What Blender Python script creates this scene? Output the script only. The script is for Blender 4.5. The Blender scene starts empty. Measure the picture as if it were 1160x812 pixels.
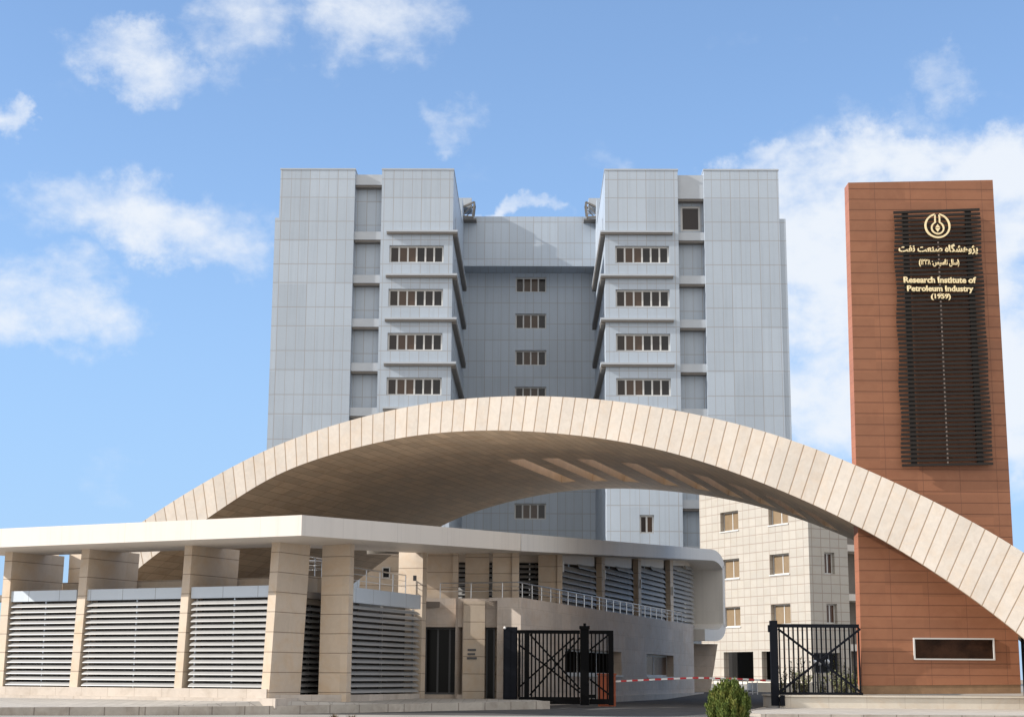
import bpy, math, random
from mathutils import Vector, Matrix
RAD = math.radians
random.seed(7)
SC = bpy.context.scene
COL = SC.collection

# ------------------------------------------------------------------ camera
FPX, W0, H0, ZC = 1800.0, 1160.0, 812.0, 1.2
PITCH, ROLL = math.atan(360 / 1800), 0.006
FWD = Vector((0, math.cos(PITCH), math.sin(PITCH)))
UP0 = Vector((0, -math.sin(PITCH), math.cos(PITCH)))
RX = Vector((1, 0, 0))
CR = RX * math.cos(ROLL) + UP0 * math.sin(ROLL)
CU = UP0 * math.cos(ROLL) - RX * math.sin(ROLL)
EYE = Vector((0, 0, ZC))
cam = bpy.data.cameras.new('camera')
cam.sensor_width = 36
cam.lens = 36 * FPX / W0
cam.clip_start, cam.clip_end = 0.5, 8000
cam_o = bpy.data.objects.new('camera', cam)
COL.objects.link(cam_o)
M4 = Matrix((CR, CU, -FWD)).transposed().to_4x4()
M4.translation = EYE
cam_o.matrix_world = M4
SC.camera = cam_o

def ray(px, py):
    return FWD + CR * ((px - W0 / 2) / FPX) + CU * ((H0 / 2 - py) / FPX)
def at(px, py, D):                       # point of the sight line at distance D along Y
    d = ray(px, py); return EYE + d * (D / d.y)
def onp(px, py, P, n):                   # sight line meets vertical plane through P with plan normal n
    d = ray(px, py); n3 = Vector((n[0], n[1], 0)); Q = Vector((P[0], P[1], 0))
    return EYE + d * ((Q - EYE).dot(n3) / d.dot(n3))

# ------------------------------------------------------------------ light
SUN_AZ, SUN_EL = 261.0, 28.0             # clockwise from +Y
az, el = RAD(SUN_AZ), RAD(SUN_EL)
SUN = Vector((math.sin(az) * math.cos(el), math.cos(az) * math.cos(el), math.sin(el)))
sl = bpy.data.lights.new('sun', 'SUN'); sl.energy = 4.0; sl.angle = RAD(0.5); sl.color = (1.0, 0.945, 0.87)
so = bpy.data.objects.new('sun', sl); COL.objects.link(so)
so.rotation_euler = (-SUN).to_track_quat('-Z', 'Y').to_euler()
so.location = (-60, -20, 60)

wd = bpy.data.worlds.new('World'); SC.world = wd; wd.use_nodes = True
nt = wd.node_tree; nt.nodes.clear()
SKY_STRENGTH = 0.122
SC.view_settings.view_transform = 'Standard'
SC.view_settings.look = 'None'
SC.view_settings.exposure = 0.6
SC.view_settings.gamma = 1.0

class NB:                                # tiny node builder
    def __init__(s, nt): s.nt = nt
    def n(s, t, **k):
        o = s.nt.nodes.new(t)
        for a, b in k.items(): setattr(o, a, b)
        return o
    def put(s, sock, v):
        if isinstance(v, bpy.types.NodeSocket): s.nt.links.new(v, sock)
        elif v is not None: sock.default_value = v
    def m(s, op, a, b=None, c=None, clamp=False):
        o = s.n('ShaderNodeMath', operation=op, use_clamp=clamp)
        s.put(o.inputs[0], a); s.put(o.inputs[1], b); s.put(o.inputs[2], c)
        return o.outputs[0]
    def dot(s, a, v):
        o = s.n('ShaderNodeVectorMath', operation='DOT_PRODUCT')
        s.put(o.inputs[0], a); o.inputs[1].default_value = v
        return o.outputs['Value']
    def mix(s, f, a, b, mode='MIX'):
        o = s.n('ShaderNodeMix', data_type='RGBA', blend_type=mode)
        s.put(o.inputs[0], f); s.put(o.inputs[6], a); s.put(o.inputs[7], b)
        return o.outputs[2]
    def noise(s, vec, scale, detail=4, rough=.55, dist=0, dim='3D'):
        o = s.n('ShaderNodeTexNoise', noise_dimensions=dim)
        if vec is not None: s.put(o.inputs['Vector'], vec)
        o.inputs['Scale'].default_value = scale; o.inputs['Detail'].default_value = detail
        o.inputs['Roughness'].default_value = rough; o.inputs['Distortion'].default_value = dist
        return o.outputs['Fac']
    def ramp(s, v, lo, hi, a=0.0, b=1.0, smooth=True):
        o = s.n('ShaderNodeMapRange', interpolation_type='SMOOTHSTEP' if smooth else 'LINEAR')
        s.put(o.inputs[0], v)
        for i, x in zip((1, 2, 3, 4), (lo, hi, a, b)): o.inputs[i].default_value = x
        return o.outputs[0]

B = NB(nt)
sky = B.n('ShaderNodeTexSky', sky_type='NISHITA', sun_disc=False)
sky.sun_elevation = el; sky.sun_rotation = az % (2 * math.pi)
sky.altitude = 1200; sky.air_density = 1.0; sky.dust_density = 0.25; sky.ozone_density = 1.6
tc = B.n('ShaderNodeTexCoord').outputs['Generated']
CLOUDS = [  # direction (through the photo's pixel), half sizes, weight
    (150, 68, 105, 52, .82), (290, 42, 80, 62, .60), (425, 38, 100, 72, .70), (506, 140, 42, 28, .50),
    (135, 245, 175, 66, .92), (225, 285, 110, 42, .74), (30, 350, 115, 74, .80), (0, 138, 26, 30, .75),
    (880, 190, 60, 38, .85), (1046, 92, 48, 44, .48), (1030, 150, 60, 30, .35), (930, 310, 135, 190, 1.25), (1010, 205, 165, 62, 1.05), (1050, 300, 220, 130, .9),
    (1135, 225, 105, 80, 1.25), (1165, 380, 95, 250, 1.25), (925, 450, 85, 130, 1.05), (590, 240, 90, 18, .6),
    (715, 180, 55, 26, .4), (640, 240, 26, 12, .5), (850, 60, 120, 30, .22), (100, 570, 60, 60, .3)]
wc = B.n('ShaderNodeTexNoise'); nt.links.new(tc, wc.inputs['Vector']); wc.inputs['Scale'].default_value = 9; wc.inputs['Detail'].default_value = 7; wc.inputs['Roughness'].default_value = .62
ws = B.n('ShaderNodeVectorMath', operation='MULTIPLY_ADD'); nt.links.new(wc.outputs['Color'], ws.inputs[0]); ws.inputs[1].default_value = (.17, .17, .13); ws.inputs[2].default_value = (-.085, -.085, -.065)
wa = B.n('ShaderNodeVectorMath', operation='ADD'); nt.links.new(tc, wa.inputs[0]); nt.links.new(ws.outputs[0], wa.inputs[1]); tw = wa.outputs[0]
fall = None
for (px, py, wx, wy, wt) in CLOUDS:
    c = ray(px, py).normalized()
    r = Vector((c.y, -c.x, 0)).normalized(); u = r.cross(c)
    a = B.dot(tw, r * (FPX / wx)); b = B.dot(tw, u * (FPX / wy))
    ca = B.m('SUBTRACT', a, c.dot(r) * FPX / wx); cb = B.m('SUBTRACT', b, c.dot(u) * FPX / wy)
    r2 = B.m('ADD', B.m('MULTIPLY', ca, ca), B.m('MULTIPLY', cb, cb))
    front = B.m('GREATER_THAN', B.dot(tc, c), 0.0)
    f = B.m('MULTIPLY', B.m('MULTIPLY', B.m('SUBTRACT', 1.0, r2, clamp=True), wt), front)
    fall = f if fall is None else B.m('MAXIMUM', fall, f)
warp = B.n('ShaderNodeMapping'); nt.links.new(tc, warp.inputs[0]); warp.inputs['Scale'].default_value = (1, 1, 1.5)
n1 = B.noise(warp.outputs[0], 15, 9, .58, .25)
n2 = B.noise(warp.outputs[0], 48, 6, .6, .2)
nn = B.m('ADD', B.m('MULTIPLY', B.m('SUBTRACT', n1, .5), 1.7), B.m('MULTIPLY', B.m('SUBTRACT', n2, .5), .75))
fill_bank = B.ramp(B.m('ADD', B.dot(tc, (0.1, -.86, .5)), B.m('MULTIPLY', B.m('SUBTRACT', n1, .5), .9)), .25, .75)
dens = B.ramp(B.m('ADD', B.m('MULTIPLY', fall, .95), B.m('MULTIPLY', nn, B.m('ADD', .62, B.m('MULTIPLY', fall, .5)))), .15, 1.16)
tint = B.mix(1.0, sky.outputs[0], (.98, 1.08, 1.20, 1), 'MULTIPLY')
haze = B.m('MULTIPLY', B.ramp(B.dot(tc, (0, 0, 1)), 0.0, .42, .85, .25), 1.0)
base = B.mix(haze, tint, (1.95, 3.1, 4.85, 1))
cl = B.mix(B.m('MULTIPLY', dens, .94), base, (4.75, 5.0, 5.35, 1))
cl = B.mix(B.m('MULTIPLY', fill_bank, .92), cl, (7.0, 6.8, 6.5, 1))      # unseen bright sky added behind the viewer to fill shaded fronts
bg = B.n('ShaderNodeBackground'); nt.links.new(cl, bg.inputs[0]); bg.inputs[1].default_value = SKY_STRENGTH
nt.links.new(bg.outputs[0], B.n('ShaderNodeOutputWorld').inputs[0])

# ------------------------------------------------------------------ materials
def new_mat(name):
    m = bpy.data.materials.new(name); m.use_nodes = True
    n = NB(m.node_tree)
    return m, n, m.node_tree.nodes['Principled BSDF']
def c4(c): return (c[0], c[1], c[2], 1)
def plain(name, col, rough=.6, metal=0, spec=.5, var=0.0, scale=2.0, coat=0):
    m, b, p = new_mat(name)
    p.inputs['Roughness'].default_value = rough; p.inputs['Metallic'].default_value = metal
    p.inputs['Specular IOR Level'].default_value = spec; p.inputs['Coat Weight'].default_value = coat
    if var:
        g = b.n('ShaderNodeNewGeometry').outputs['Position']
        f = b.noise(g, scale, 6, .6)
        f2 = b.noise(g, scale * 9, 4, .6)
        k = b.m('ADD', b.ramp(f, .3, .7, 1 - var, 1 + var, False), b.m('MULTIPLY', b.m('SUBTRACT', f2, .5), var))
        cmb = b.n('ShaderNodeCombineColor')
        for i in range(3): b.put(cmb.inputs[i], b.m('MULTIPLY', k, col[i]))
        b.put(p.inputs['Base Color'], cmb.outputs[0])
    else:
        p.inputs['Base Color'].default_value = c4(col)
    return m
def panels(name, col, us, vs, lw, lcol, rough=.5, var=.06, spec=.5, stain=.0, cellu=None, cellv=None, tintcol=None, bump=.4, streak=0.0, lstr=.8, metal=0, rowshift=0.0):
    """flat cladding: joints at every (period, offset) of us / vs in UV metres, a small tone change per panel"""
    m, b, p = new_mat(name)
    p.inputs['Specular IOR Level'].default_value = spec; p.inputs['Metallic'].default_value = metal
    uv = b.n('ShaderNodeUVMap').outputs[0]
    sp = b.n('ShaderNodeSeparateXYZ'); b.put(sp.inputs[0], uv)
    u, v = sp.outputs[0], sp.outputs[1]
    if rowshift and vs:
        row = b.m('FLOOR', b.m('DIVIDE', v, vs[0][0]))
        u = b.m('ADD', u, b.m('MULTIPLY', b.m('MODULO', b.m('ABSOLUTE', row), 2.0), rowshift))
    line = None
    for co, lst in ((u, us), (v, vs)):
        for (per, off, *ww) in lst:
            lw_ = ww[0] if ww else lw
            fr = b.m('FRACT', b.m('DIVIDE', b.m('SUBTRACT', co, off), per))
            d = b.m('MULTIPLY', b.m('MINIMUM', fr, b.m('SUBTRACT', 1.0, fr)), per)
            l = b.ramp(d, lw_ * .35, lw_ * .65, 1, 0, False)
            line = l if line is None else b.m('MAXIMUM', line, l)
    cu = b.m('FLOOR', b.m('DIVIDE', u, cellu or (us[0][0] if us else 5.0)))
    cv = b.m('FLOOR', b.m('DIVIDE', v, cellv or (vs[0][0] if vs else 5.0)))
    cv3 = b.n('ShaderNodeCombineXYZ'); b.put(cv3.inputs[0], cu); b.put(cv3.inputs[1], cv)
    wn = b.n('ShaderNodeTexWhiteNoise', noise_dimensions='3D'); b.put(wn.inputs['Vector'], cv3.outputs[0])
    g = b.n('ShaderNodeNewGeometry').outputs['Position']
    f1 = b.noise(g, .35, 5, .6); f2 = b.noise(g, 5.0, 6, .65, .6)
    k = b.m('ADD', b.ramp(wn.outputs[0], 0, 1, 1 - var, 1 + var, False), b.m('MULTIPLY', b.m('SUBTRACT', f2, .5), stain))
    k = b.m('ADD', k, b.m('MULTIPLY', b.m('SUBTRACT', f1, .5), stain * .8 + .08))
    if streak:
        mp = b.n('ShaderNodeMapping'); b.put(mp.inputs[0], g); mp.inputs['Scale'].default_value = (2.4, 2.4, .06)
        k = b.m('SUBTRACT', k, b.m('MULTIPLY', b.ramp(b.noise(mp.outputs[0], 1.6, 5, .65), .48, .75), streak))
    cc = b.mix(b.ramp(b.noise(g, 1.1, 5, .65, 1.2), .42, .72), c4(col), c4(tintcol or col))
    cc2 = b.n('ShaderNodeVectorMath', operation='SCALE'); b.put(cc2.inputs[0], cc); b.put(cc2.inputs['Scale'], k)
    fin = b.mix(b.m('MULTIPLY', line, lstr), cc2.outputs[0], c4(lcol)) if line is not None else cc2.outputs[0]
    b.put(p.inputs['Base Color'], fin)
    b.put(p.inputs['Roughness'], b.m('ADD', rough, b.m('MULTIPLY', b.m('SUBTRACT', wn.outputs[0], .5), .08)))
    if bump and line is not None:
        bp = b.n('ShaderNodeBump'); bp.inputs['Strength'].default_value = bump; bp.inputs['Distance'].default_value = .02
        b.put(bp.inputs['Height'], b.m('ADD', b.m('SUBTRACT', 1.0, line), b.m('MULTIPLY', f2, .12)))
        b.put(p.inputs['Normal'], bp.outputs[0])
    return m
def leaf_mat(name, c1, c2, c3):
    m, b, p = new_mat(name)
    g = b.n('ShaderNodeNewGeometry')
    r = g.outputs['Random Per Island']
    f = b.noise(g.outputs['Position'], 3.0, 3)
    x = b.mix(b.ramp(r, .1, .9), c4(c1), c4(c2)); x = b.mix(b.ramp(f, .52, .72), x, c4(c3))
    b.put(p.inputs['Base Color'], x); p.inputs['Roughness'].default_value = .6
    p.inputs['Specular IOR Level'].default_value = .25
    return m

MT = {}
FLOOR_H = 3.45
MT['tower'] = panels('tower_cladding', (.385, .44, .505), [(.735, 0, .032), (2.205, 0, .05)], [(FLOOR_H, .12, .055), (FLOOR_H, 1.62, .055)], .045, (.25, .215, .19), rough=.42, var=.06, spec=.5, stain=.06, streak=.09, bump=.25, lstr=.6, cellu=2.205)
MT['tower_trim'] = plain('tower_trim', (.41, .44, .475), .45, var=.06, scale=.8)
MT['tower_dark'] = plain('tower_shade_and_cradle', (.17, .155, .14), .7, var=.08)  # dark tone for painted shade below ledges and spandrels, also the cradles
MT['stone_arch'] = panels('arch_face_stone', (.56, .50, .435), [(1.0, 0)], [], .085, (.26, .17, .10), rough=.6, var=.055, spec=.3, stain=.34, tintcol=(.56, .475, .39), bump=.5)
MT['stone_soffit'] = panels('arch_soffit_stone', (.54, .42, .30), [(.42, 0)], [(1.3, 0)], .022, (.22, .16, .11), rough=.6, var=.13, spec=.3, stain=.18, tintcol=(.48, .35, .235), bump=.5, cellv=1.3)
MT['travertine'] = panels('guardhouse_stone', (.57, .475, .375), [], [(.62, .05)], .022, (.20, .14, .10), rough=.6, var=.05, spec=.3, stain=.20, tintcol=(.56, .435, .31), bump=.5, cellu=1.1)
MT['ashlar'] = panels('ramp_wall_stone', (.52, .45, .39), [(1.2, .3)], [(.6, .05)], .012, (.36, .30, .25), rough=.65, var=.085, spec=.3, stain=.36, tintcol=(.49, .395, .315), bump=.3, lstr=.7, rowshift=.6)
MT['base_stone'] = panels('base_stone', (.50, .44, .38), [(1.1, 0)], [], .015, (.30, .25, .2), rough=.7, var=.06, spec=.3, stain=.25, tintcol=(.43, .37, .31), bump=.3)
MT['white_metal'] = panels('roof_white_panel', (.62, .565, .50), [(2.6, .4)], [], .018, (.40, .36, .31), rough=.5, var=.02, stain=.05, streak=.10, bump=.2, lstr=.5)
MT['ribbon'] = panels('roof_ribbon_panel', (.68, .645, .595), [(2.6, .4)], [], .018, (.45, .42, .38), rough=.5, var=.02, stain=.05, streak=.08, bump=.2, lstr=.4)
MT['louvre'] = plain('louvre_aluminium', (.345, .342, .335), .4, metal=.0, var=.05, scale=1.0)
MT['fascia'] = panels('fascia_metal_panel', (.53, .58, .63), [(1.35, .2)], [], .02, (.2, .2, .2), rough=.35, var=.03, stain=.04, bump=.2)
MT['steel'] = plain('brushed_steel', (.55, .55, .55), .3, metal=.9)
MT['glass'] = plain('dark_glass', (.008, .008, .008), .12, spec=.09)
def island_glass(name, c1, c2, rough, spec):
    m, b, p = new_mat(name); g = b.n('ShaderNodeNewGeometry')
    b.put(p.inputs['Base Color'], b.mix(b.ramp(g.outputs['Random Per Island'], .4, 1.0), c4(c1), c4(c2)))
    p.inputs['Roughness'].default_value = rough; p.inputs['Specular IOR Level'].default_value = spec
    return m
MT['glass_tower'] = island_glass('tower_glass', (.016, .015, .016), (.075, .047, .032), .1, .35)
MT['blind'] = plain('window_with_tan_blind', (.23, .165, .10), .25, spec=.5, var=.12, scale=1.0)
MT['frame_w'] = plain('pale_window_frame', (.55, .54, .52), .4)
MT['frame_d'] = plain('dark_window_frame', (.05, .05, .055), .4)
MT['black_steel'] = plain('black_painted_steel', (.003, .003, .0035), .65, var=.1, spec=.08)
MT['navy_steel'] = plain('charcoal_painted_steel', (.006, .0075, .012), .6, var=.1, spec=.12)
MT['terracotta'] = panels('terracotta_panel', (.285, .122, .064), [(1.36, .2, .016)], [(.413, .1)], .032, (.125, .048, .026), rough=.55, var=.08, spec=.35, stain=.12, tintcol=(.262, .108, .056), bump=.4)
MT['terracotta_sunlit'] = panels('terracotta_sunlit', (.33, .13, .075), [], [(.413, .1)], .016, (.2, .08, .05), rough=.55, var=.04, stain=.05, bump=.3)  # lighter copy for the left side, its sunlight put into the colour
MT['brown_base'] = plain('weathered_pylon_base', (.22, .135, .075), .8, var=.2, scale=2)
MT['grille'] = plain('dark_brown_aluminium', (.021, .0165, .014), .5, spec=.25, var=.05)
MT['clip'] = plain('steel_clip', (.36, .27, .22), .35, metal=.5)
MT['gold'] = plain('pale_gold_metal', (.88, .72, .42), .4, metal=0)
MT['cream'] = panels('cream_tile', (.41, .378, .33), [(.75, 0)], [(.6, .1)], .05, (.24, .18, .145), rough=.5, var=.04, spec=.4, stain=.06, tintcol=(.40, .362, .305), bump=.3, lstr=.75)
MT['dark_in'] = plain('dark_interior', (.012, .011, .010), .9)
MT['inner'] = plain('interior_render', (.20, .17, .145), .9, var=.1)
MT['concrete'] = plain('concrete', (.27, .255, .23), .85, var=.14, scale=1.4)
MT['kerb'] = panels('kerb_concrete', (.42, .38, .33), [(1.0, .1)], [], .03, (.17, .14, .12), rough=.85, var=.1, spec=.2, stain=.45, tintcol=(.33, .285, .24), bump=.5)
MT['white_stone'] = panels('pale_plinth_stone', (.62, .57, .49), [(1.35, .2)], [], .012, (.40, .34, .28), rough=.6, var=.05, spec=.3, stain=.16, tintcol=(.60, .52, .42), bump=.3)
MT['paving'] = panels('paving', (.43, .40, .36), [(.4, 0)], [(.4, 0)], .02, (.27, .245, .22), rough=.85, var=.08, spec=.2, stain=.2, bump=.4)
MT['asphalt'] = plain('asphalt', (.085, .083, .082), .9, spec=.2, var=.18, scale=.7)
MT['apron'] = plain('worn_sunlit_asphalt', (.33, .31, .285), .9, spec=.2, var=.14, scale=.6)  # worn asphalt; most of its paleness against the driveway is sunlight in the colour
MT['soil'] = plain('dry_ground', (.29, .245, .195), .95, spec=.1, var=.2, scale=.05)
MT['orange'] = plain('orange_painted_steel', (.30, .062, .016), .5, var=.12)
MT['red'] = plain('red_paint', (.50, .02, .025), .45)
MT['white'] = plain('white_paint', (.74, .73, .71), .45)
MT['dull_glass'] = plain('tinted_window_glass', (.008, .007, .006), .4, spec=.0)
MT['lining'] = plain('slot_lining_stone', (.50, .365, .245), .6, var=.12, scale=1.5)
MT['louvre_shade'] = plain('gap_shade_tone', (.055, .050, .046), .35, spec=.2)  # dark tone stands in for the shade behind the slats
MT['brown_glass'] = plain('brown_glass', (.075, .036, .02), .2, var=.3)
MT['globe'] = plain('opal_glass_globe', (.85, .84, .82), .2)
MT['thuja'] = leaf_mat('thuja_leaves', (.06, .095, .018), (.125, .155, .03), (.17, .165, .035))
MT['oleander'] = leaf_mat('oleander_leaves', (.27, .30, .15), (.42, .44, .29), (.33, .33, .18))
MT['green'] = leaf_mat('shrub_leaves', (.15, .19, .05), (.27, .29, .085), (.24, .23, .08))
MT['dry'] = leaf_mat('dry_weeds', (.10, .07, .035), (.16, .11, .06), (.08, .07, .03))
MT['bark'] = plain('bark', (.09, .065, .045), .9, var=.2, scale=8)

# ------------------------------------------------------------------ mesh builder
class MB:
    def __init__(s): s.v, s.f, s.uv, s.mi = [], [], [], []
    def face(s, pts, uv=None, mi=0):
        i = len(s.v); s.v += [Vector(p) for p in pts]
        s.f.append(tuple(range(i, i + len(pts)))); s.uv.append(uv); s.mi.append(mi); return s
    def loft(s, bot, top, cap=True, mi=0):          # two polygons of the same count
        n = len(bot); bot = [Vector(p) for p in bot]; top = [Vector(p) for p in top]
        area = sum((bot[i].x * bot[(i + 1) % n].y - bot[(i + 1) % n].x * bot[i].y) for i in range(n))
        if area < 0: bot.reverse(); top.reverse()
        for i in range(n):
            j = (i + 1) % n; s.face([bot[i], bot[j], top[j], top[i]], mi=mi)
        if cap: s.face(top, mi=mi); s.face(list(reversed(bot)), mi=mi)
        return s
    def prism(s, foot, z0, z1, mi=0):
        return s.loft([(p[0], p[1], z0) for p in foot], [(p[0], p[1], z1) for p in foot], mi=mi)
    def box(s, c, ex, ey, hx, hy, z0, z1, mi=0):    # plan-oriented box centred at c
        c = Vector(c[:2]); ex = Vector(ex[:2]); ey = Vector(ey[:2])
        return s.prism([c - ex * hx - ey * hy, c + ex * hx - ey * hy, c + ex * hx + ey * hy, c - ex * hx + ey * hy], z0, z1, mi)
    def bar(s, p0, p1, w, h=None, mi=0):            # square bar between two points
        h = h or w; p0 = Vector(p0); p1 = Vector(p1); d = (p1 - p0).normalized()
        r = d.cross(Vector((0, 0, 1)))
        r = Vector((1, 0, 0)) if r.length < .01 else r.normalized()
        u = r.cross(d)
        q = [r * -w / 2 - u * h / 2, r * w / 2 - u * h / 2, r * w / 2 + u * h / 2, r * -w / 2 + u * h / 2]
        for i in range(4):
            j = (i + 1) % 4; s.face([p0 + q[i], p0 + q[j], p1 + q[j], p1 + q[i]], mi=mi)
        s.face([p0 + q[3], p0 + q[2], p0 + q[1], p0 + q[0]], mi=mi); s.face([p1 + x for x in q], mi=mi)
        return s
    def tube(s, p0, p1, r0, r1=None, n=8, mi=0):
        r1 = r0 if r1 is None else r1; p0 = Vector(p0); p1 = Vector(p1); d = (p1 - p0).normalized()
        a = d.cross(Vector((0, 0, 1)));  a = Vector((1, 0, 0)) if a.length < .01 else a.normalized(); b = a.cross(d)
        c0 = [p0 + (a * math.cos(t) + b * math.sin(t)) * r0 for t in [2 * math.pi * i / n for i in range(n)]]
        c1 = [p1 + (a * math.cos(t) + b * math.sin(t)) * r1 for t in [2 * math.pi * i / n for i in range(n)]]
        for i in range(n):
            j = (i + 1) % n; s.face([c0[j], c0[i], c1[i], c1[j]], mi=mi)
        s.face(c0, mi=mi); s.face(list(reversed(c1)), mi=mi); return s
    def sphere(s, c, r, nu=12, nv=8, mi=0):
        c = Vector(c); P = lambda i, j: c + Vector((math.sin(math.pi * j / nv) * math.cos(2 * math.pi * i / nu), math.sin(math.pi * j / nv) * math.sin(2 * math.pi * i / nu), math.cos(math.pi * j / nv))) * r
        for i in range(nu):
            for j in range(nv):
                q = [P(i, j + 1), P(i + 1, j + 1), P(i + 1, j), P(i, j)]
                if j == 0: q = q[:3]
                if j == nv - 1: q = [q[1], q[2], q[3]]
                s.face(q, mi=mi)
        return s
    def wall(s, P0, P1, z0, z1, out, holes=(), depth=.3, mi=0):
        """one vertical sheet P0->P1 with rectangular holes (s0,s1,z0,z1) and reveals going inwards"""
        P0 = Vector(P0[:2]); P1 = Vector(P1[:2]); L = (P1 - P0).length; e = (P1 - P0) / L
        o = Vector(out[:2]).normalized(); flip = (e.x * o.y - e.y * o.x) > 0
        pt = lambda a, z, d=0: Vector((P0.x + e.x * a - o.x * d, P0.y + e.y * a - o.y * d, z))
        def q(p):
            s.face(list(reversed(p)) if flip else p, mi=mi)
        xs = sorted({0, L} | {min(max(h[i], 0), L) for h in holes for i in (0, 1)})
        zs = sorted({z0, z1} | {min(max(h[i], z0), z1) for h in holes for i in (2, 3)})
        for i in range(len(xs) - 1):
            for j in range(len(zs) - 1):
                cx, cz = (xs[i] + xs[i + 1]) / 2, (zs[j] + zs[j + 1]) / 2
                if any(h[0] < cx < h[1] and h[2] < cz < h[3] for h in holes): continue
                q([pt(xs[i], zs[j]), pt(xs[i + 1], zs[j]), pt(xs[i + 1], zs[j + 1]), pt(xs[i], zs[j + 1])])
        for (a, b, c, d) in holes:
            q([pt(a, c), pt(a, c, depth), pt(b, c, depth), pt(b, c)][::-1])
            q([pt(a, d), pt(b, d), pt(b, d, depth), pt(a, d, depth)][::-1])
            q([pt(a, c), pt(a, d), pt(a, d, depth), pt(a, c, depth)][::-1])
            q([pt(b, c), pt(b, c, depth), pt(b, d, depth), pt(b, d)][::-1])
        return s
    def build(s, name, mats, parent=None):
        off = root_loc(parent)
        me = bpy.data.meshes.new(name)
        me.from_pydata([tuple(p - off) for p in s.v], [], s.f)
        mats = mats if isinstance(mats, (list, tuple)) else [mats]
        for m in mats: me.materials.append(m)
        ul = me.uv_layers.new(name='UVMap'); data = [0.0] * (2 * len(me.loops)); k = 0
        for f, uv in zip(s.f, s.uv):
            if uv is None:
                P = [s.v[i] for i in f]
                n = Vector((0, 0, 0))
                for i in range(1, len(P) - 1): n += (P[i] - P[0]).cross(P[i + 1] - P[0])
                if n.length > 0: n.normalize()
                if abs(n.z) < .75:
                    t = Vector((-n.y, n.x, 0)); t.normalize(); uv = [(p.dot(t), p.z) for p in P]
                else: uv = [(p.x, p.y) for p in P]
            for a in uv: data[k], data[k + 1] = a[0], a[1]; k += 2
        ul.data.foreach_set('uv', data)
        me.polygons.foreach_set('material_index', s.mi)
        me.update()
        o = bpy.data.objects.new(name, me); COL.objects.link(o)
        if parent is not None: o.parent = parent
        return o
def root_loc(o):
    v = Vector((0, 0, 0))
    while o is not None: v += o.location; o = o.parent
    return v
def thing(name, label, cat, loc, group=None):
    o = bpy.data.objects.new(name, None); COL.objects.link(o); o.location = loc; o.empty_display_size = .3
    o['label'] = label; o['category'] = cat
    if group: o['group'] = group
    return o
def tag(o, label=None, cat=None, group=None, kind=None):
    if label: o['label'] = label
    if cat: o['category'] = cat
    if group: o['group'] = group
    if kind: o['kind'] = kind
    return o
def V2(x, y): return Vector((x, y))
def perp(e): return Vector((-e[1], e[0]))

def window(parent, P0, e, out, s0, s1, z0, z1, n=2, recess=.18, fw=.06, frame=None, pane=None, mid=None, name='window'):
    """frame (with its mullions) as the window, one pane mesh below it"""
    P0 = Vector(P0[:2]); e = Vector(e[:2]).normalized(); o = Vector(out[:2]).normalized()
    pc = lambda a: P0 + e * a - o * recess
    m = MB(); hd = .035
    xs = [s0 + fw / 2 + (s1 - s0 - fw) * i / n for i in range(n + 1)]
    for x in xs: m.box(pc(x), e, o, fw / 2, hd, z0 + .002, z1 - .002)
    for (a, b) in [(z0, z0 + fw), (z1 - fw, z1)] + ([(mid - fw / 2, mid + fw / 2)] if mid else []):
        for i in range(n): m.box((pc(xs[i]) + pc(xs[i + 1])) / 2, e, o, (xs[i + 1] - xs[i] - fw) / 2, hd - .004, a + .002, b - .002)
    f = m.build(name, frame or MT['frame_w'], parent)
    p = MB()
    for i in range(n): p.box((pc(xs[i]) + pc(xs[i + 1])) / 2, e, o, (xs[i + 1] - xs[i] - fw) / 2 + .01, .012, z0 + fw - .01, z1 - fw + .01)
    p.build('pane', pane or MT['glass'], f)
    return f

# ------------------------------------------------------------------ ground, road, paving
ZB = [(-200, 0), (-20, 0), (48, 0), (50, .02), (53, .10), (56, .15), (80, .15), (108, .8), (160, .8), (3000, .8)]
def zg(y):
    for (a, za), (b, zb) in zip(ZB, ZB[1:]):
        if a <= y <= b: return za + (zb - za) * (y - a) / (b - a)
    return .8
def sheet(name, rows, dz, mat):
    """rows: (y, x_left, x_right); follows the ground profile dz above it"""
    m = MB()
    for (y0, l0, r0), (y1, l1, r1) in zip(rows, rows[1:]):
        m.face([(l0, y0, zg(y0) + dz), (r0, y0, zg(y0) + dz), (r1, y1, zg(y1) + dz), (l1, y1, zg(y1) + dz)])
    return tag(m.build(name, mat), kind='structure')
sheet('ground', [(y, -1500, 1500) for y, z in ZB], 0, MT['soil'])
sheet('road', [(y, -150, 150) for y in (-20, 48, 50)], .004, MT['apron'])
sheet('driveway', [(50, -60, 9.0), (53, -60, 9.0), (56, -10, 9.0), (57, -10, 9.3), (80, 2, 17.2), (95, 2, 22)], .004, MT['asphalt'])
sheet('forecourt', [(95, -30, 45), (108, -30, 45), (140, -30, 45)], .008, MT['concrete'])

# ------------------------------------------------------------------ guardhouse geometry
dL = V2(-.90, .44).normalized(); nL = V2(-.44, -.90).normalized(); inL = -nL
dD = V2(.314, .949).normalized(); nD = V2(.949, -.314).normalized(); inD = -nD      # driveway direction
PC = V2(-7.575, 50.5)                                     # corner on the left facade line
A3 = at(342, 583, 47.9); A3b = at(342, 607, 47.9)
K3 = at(590, 604, 57.0); B3 = at(819, 623, 93.0)
zt, zb = A3.z, A3b.z
TH = .62
A, K, BB = V2(A3.x, A3.y), V2(K3.x, K3.y), V2(B3.x, B3.y)
L = A + dL * 14.6
gh = thing('guardhouse', 'long low stone guardhouse with louvred bays under a pale flat roof beside the gates', 'building', (-7, 54, .15))
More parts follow.
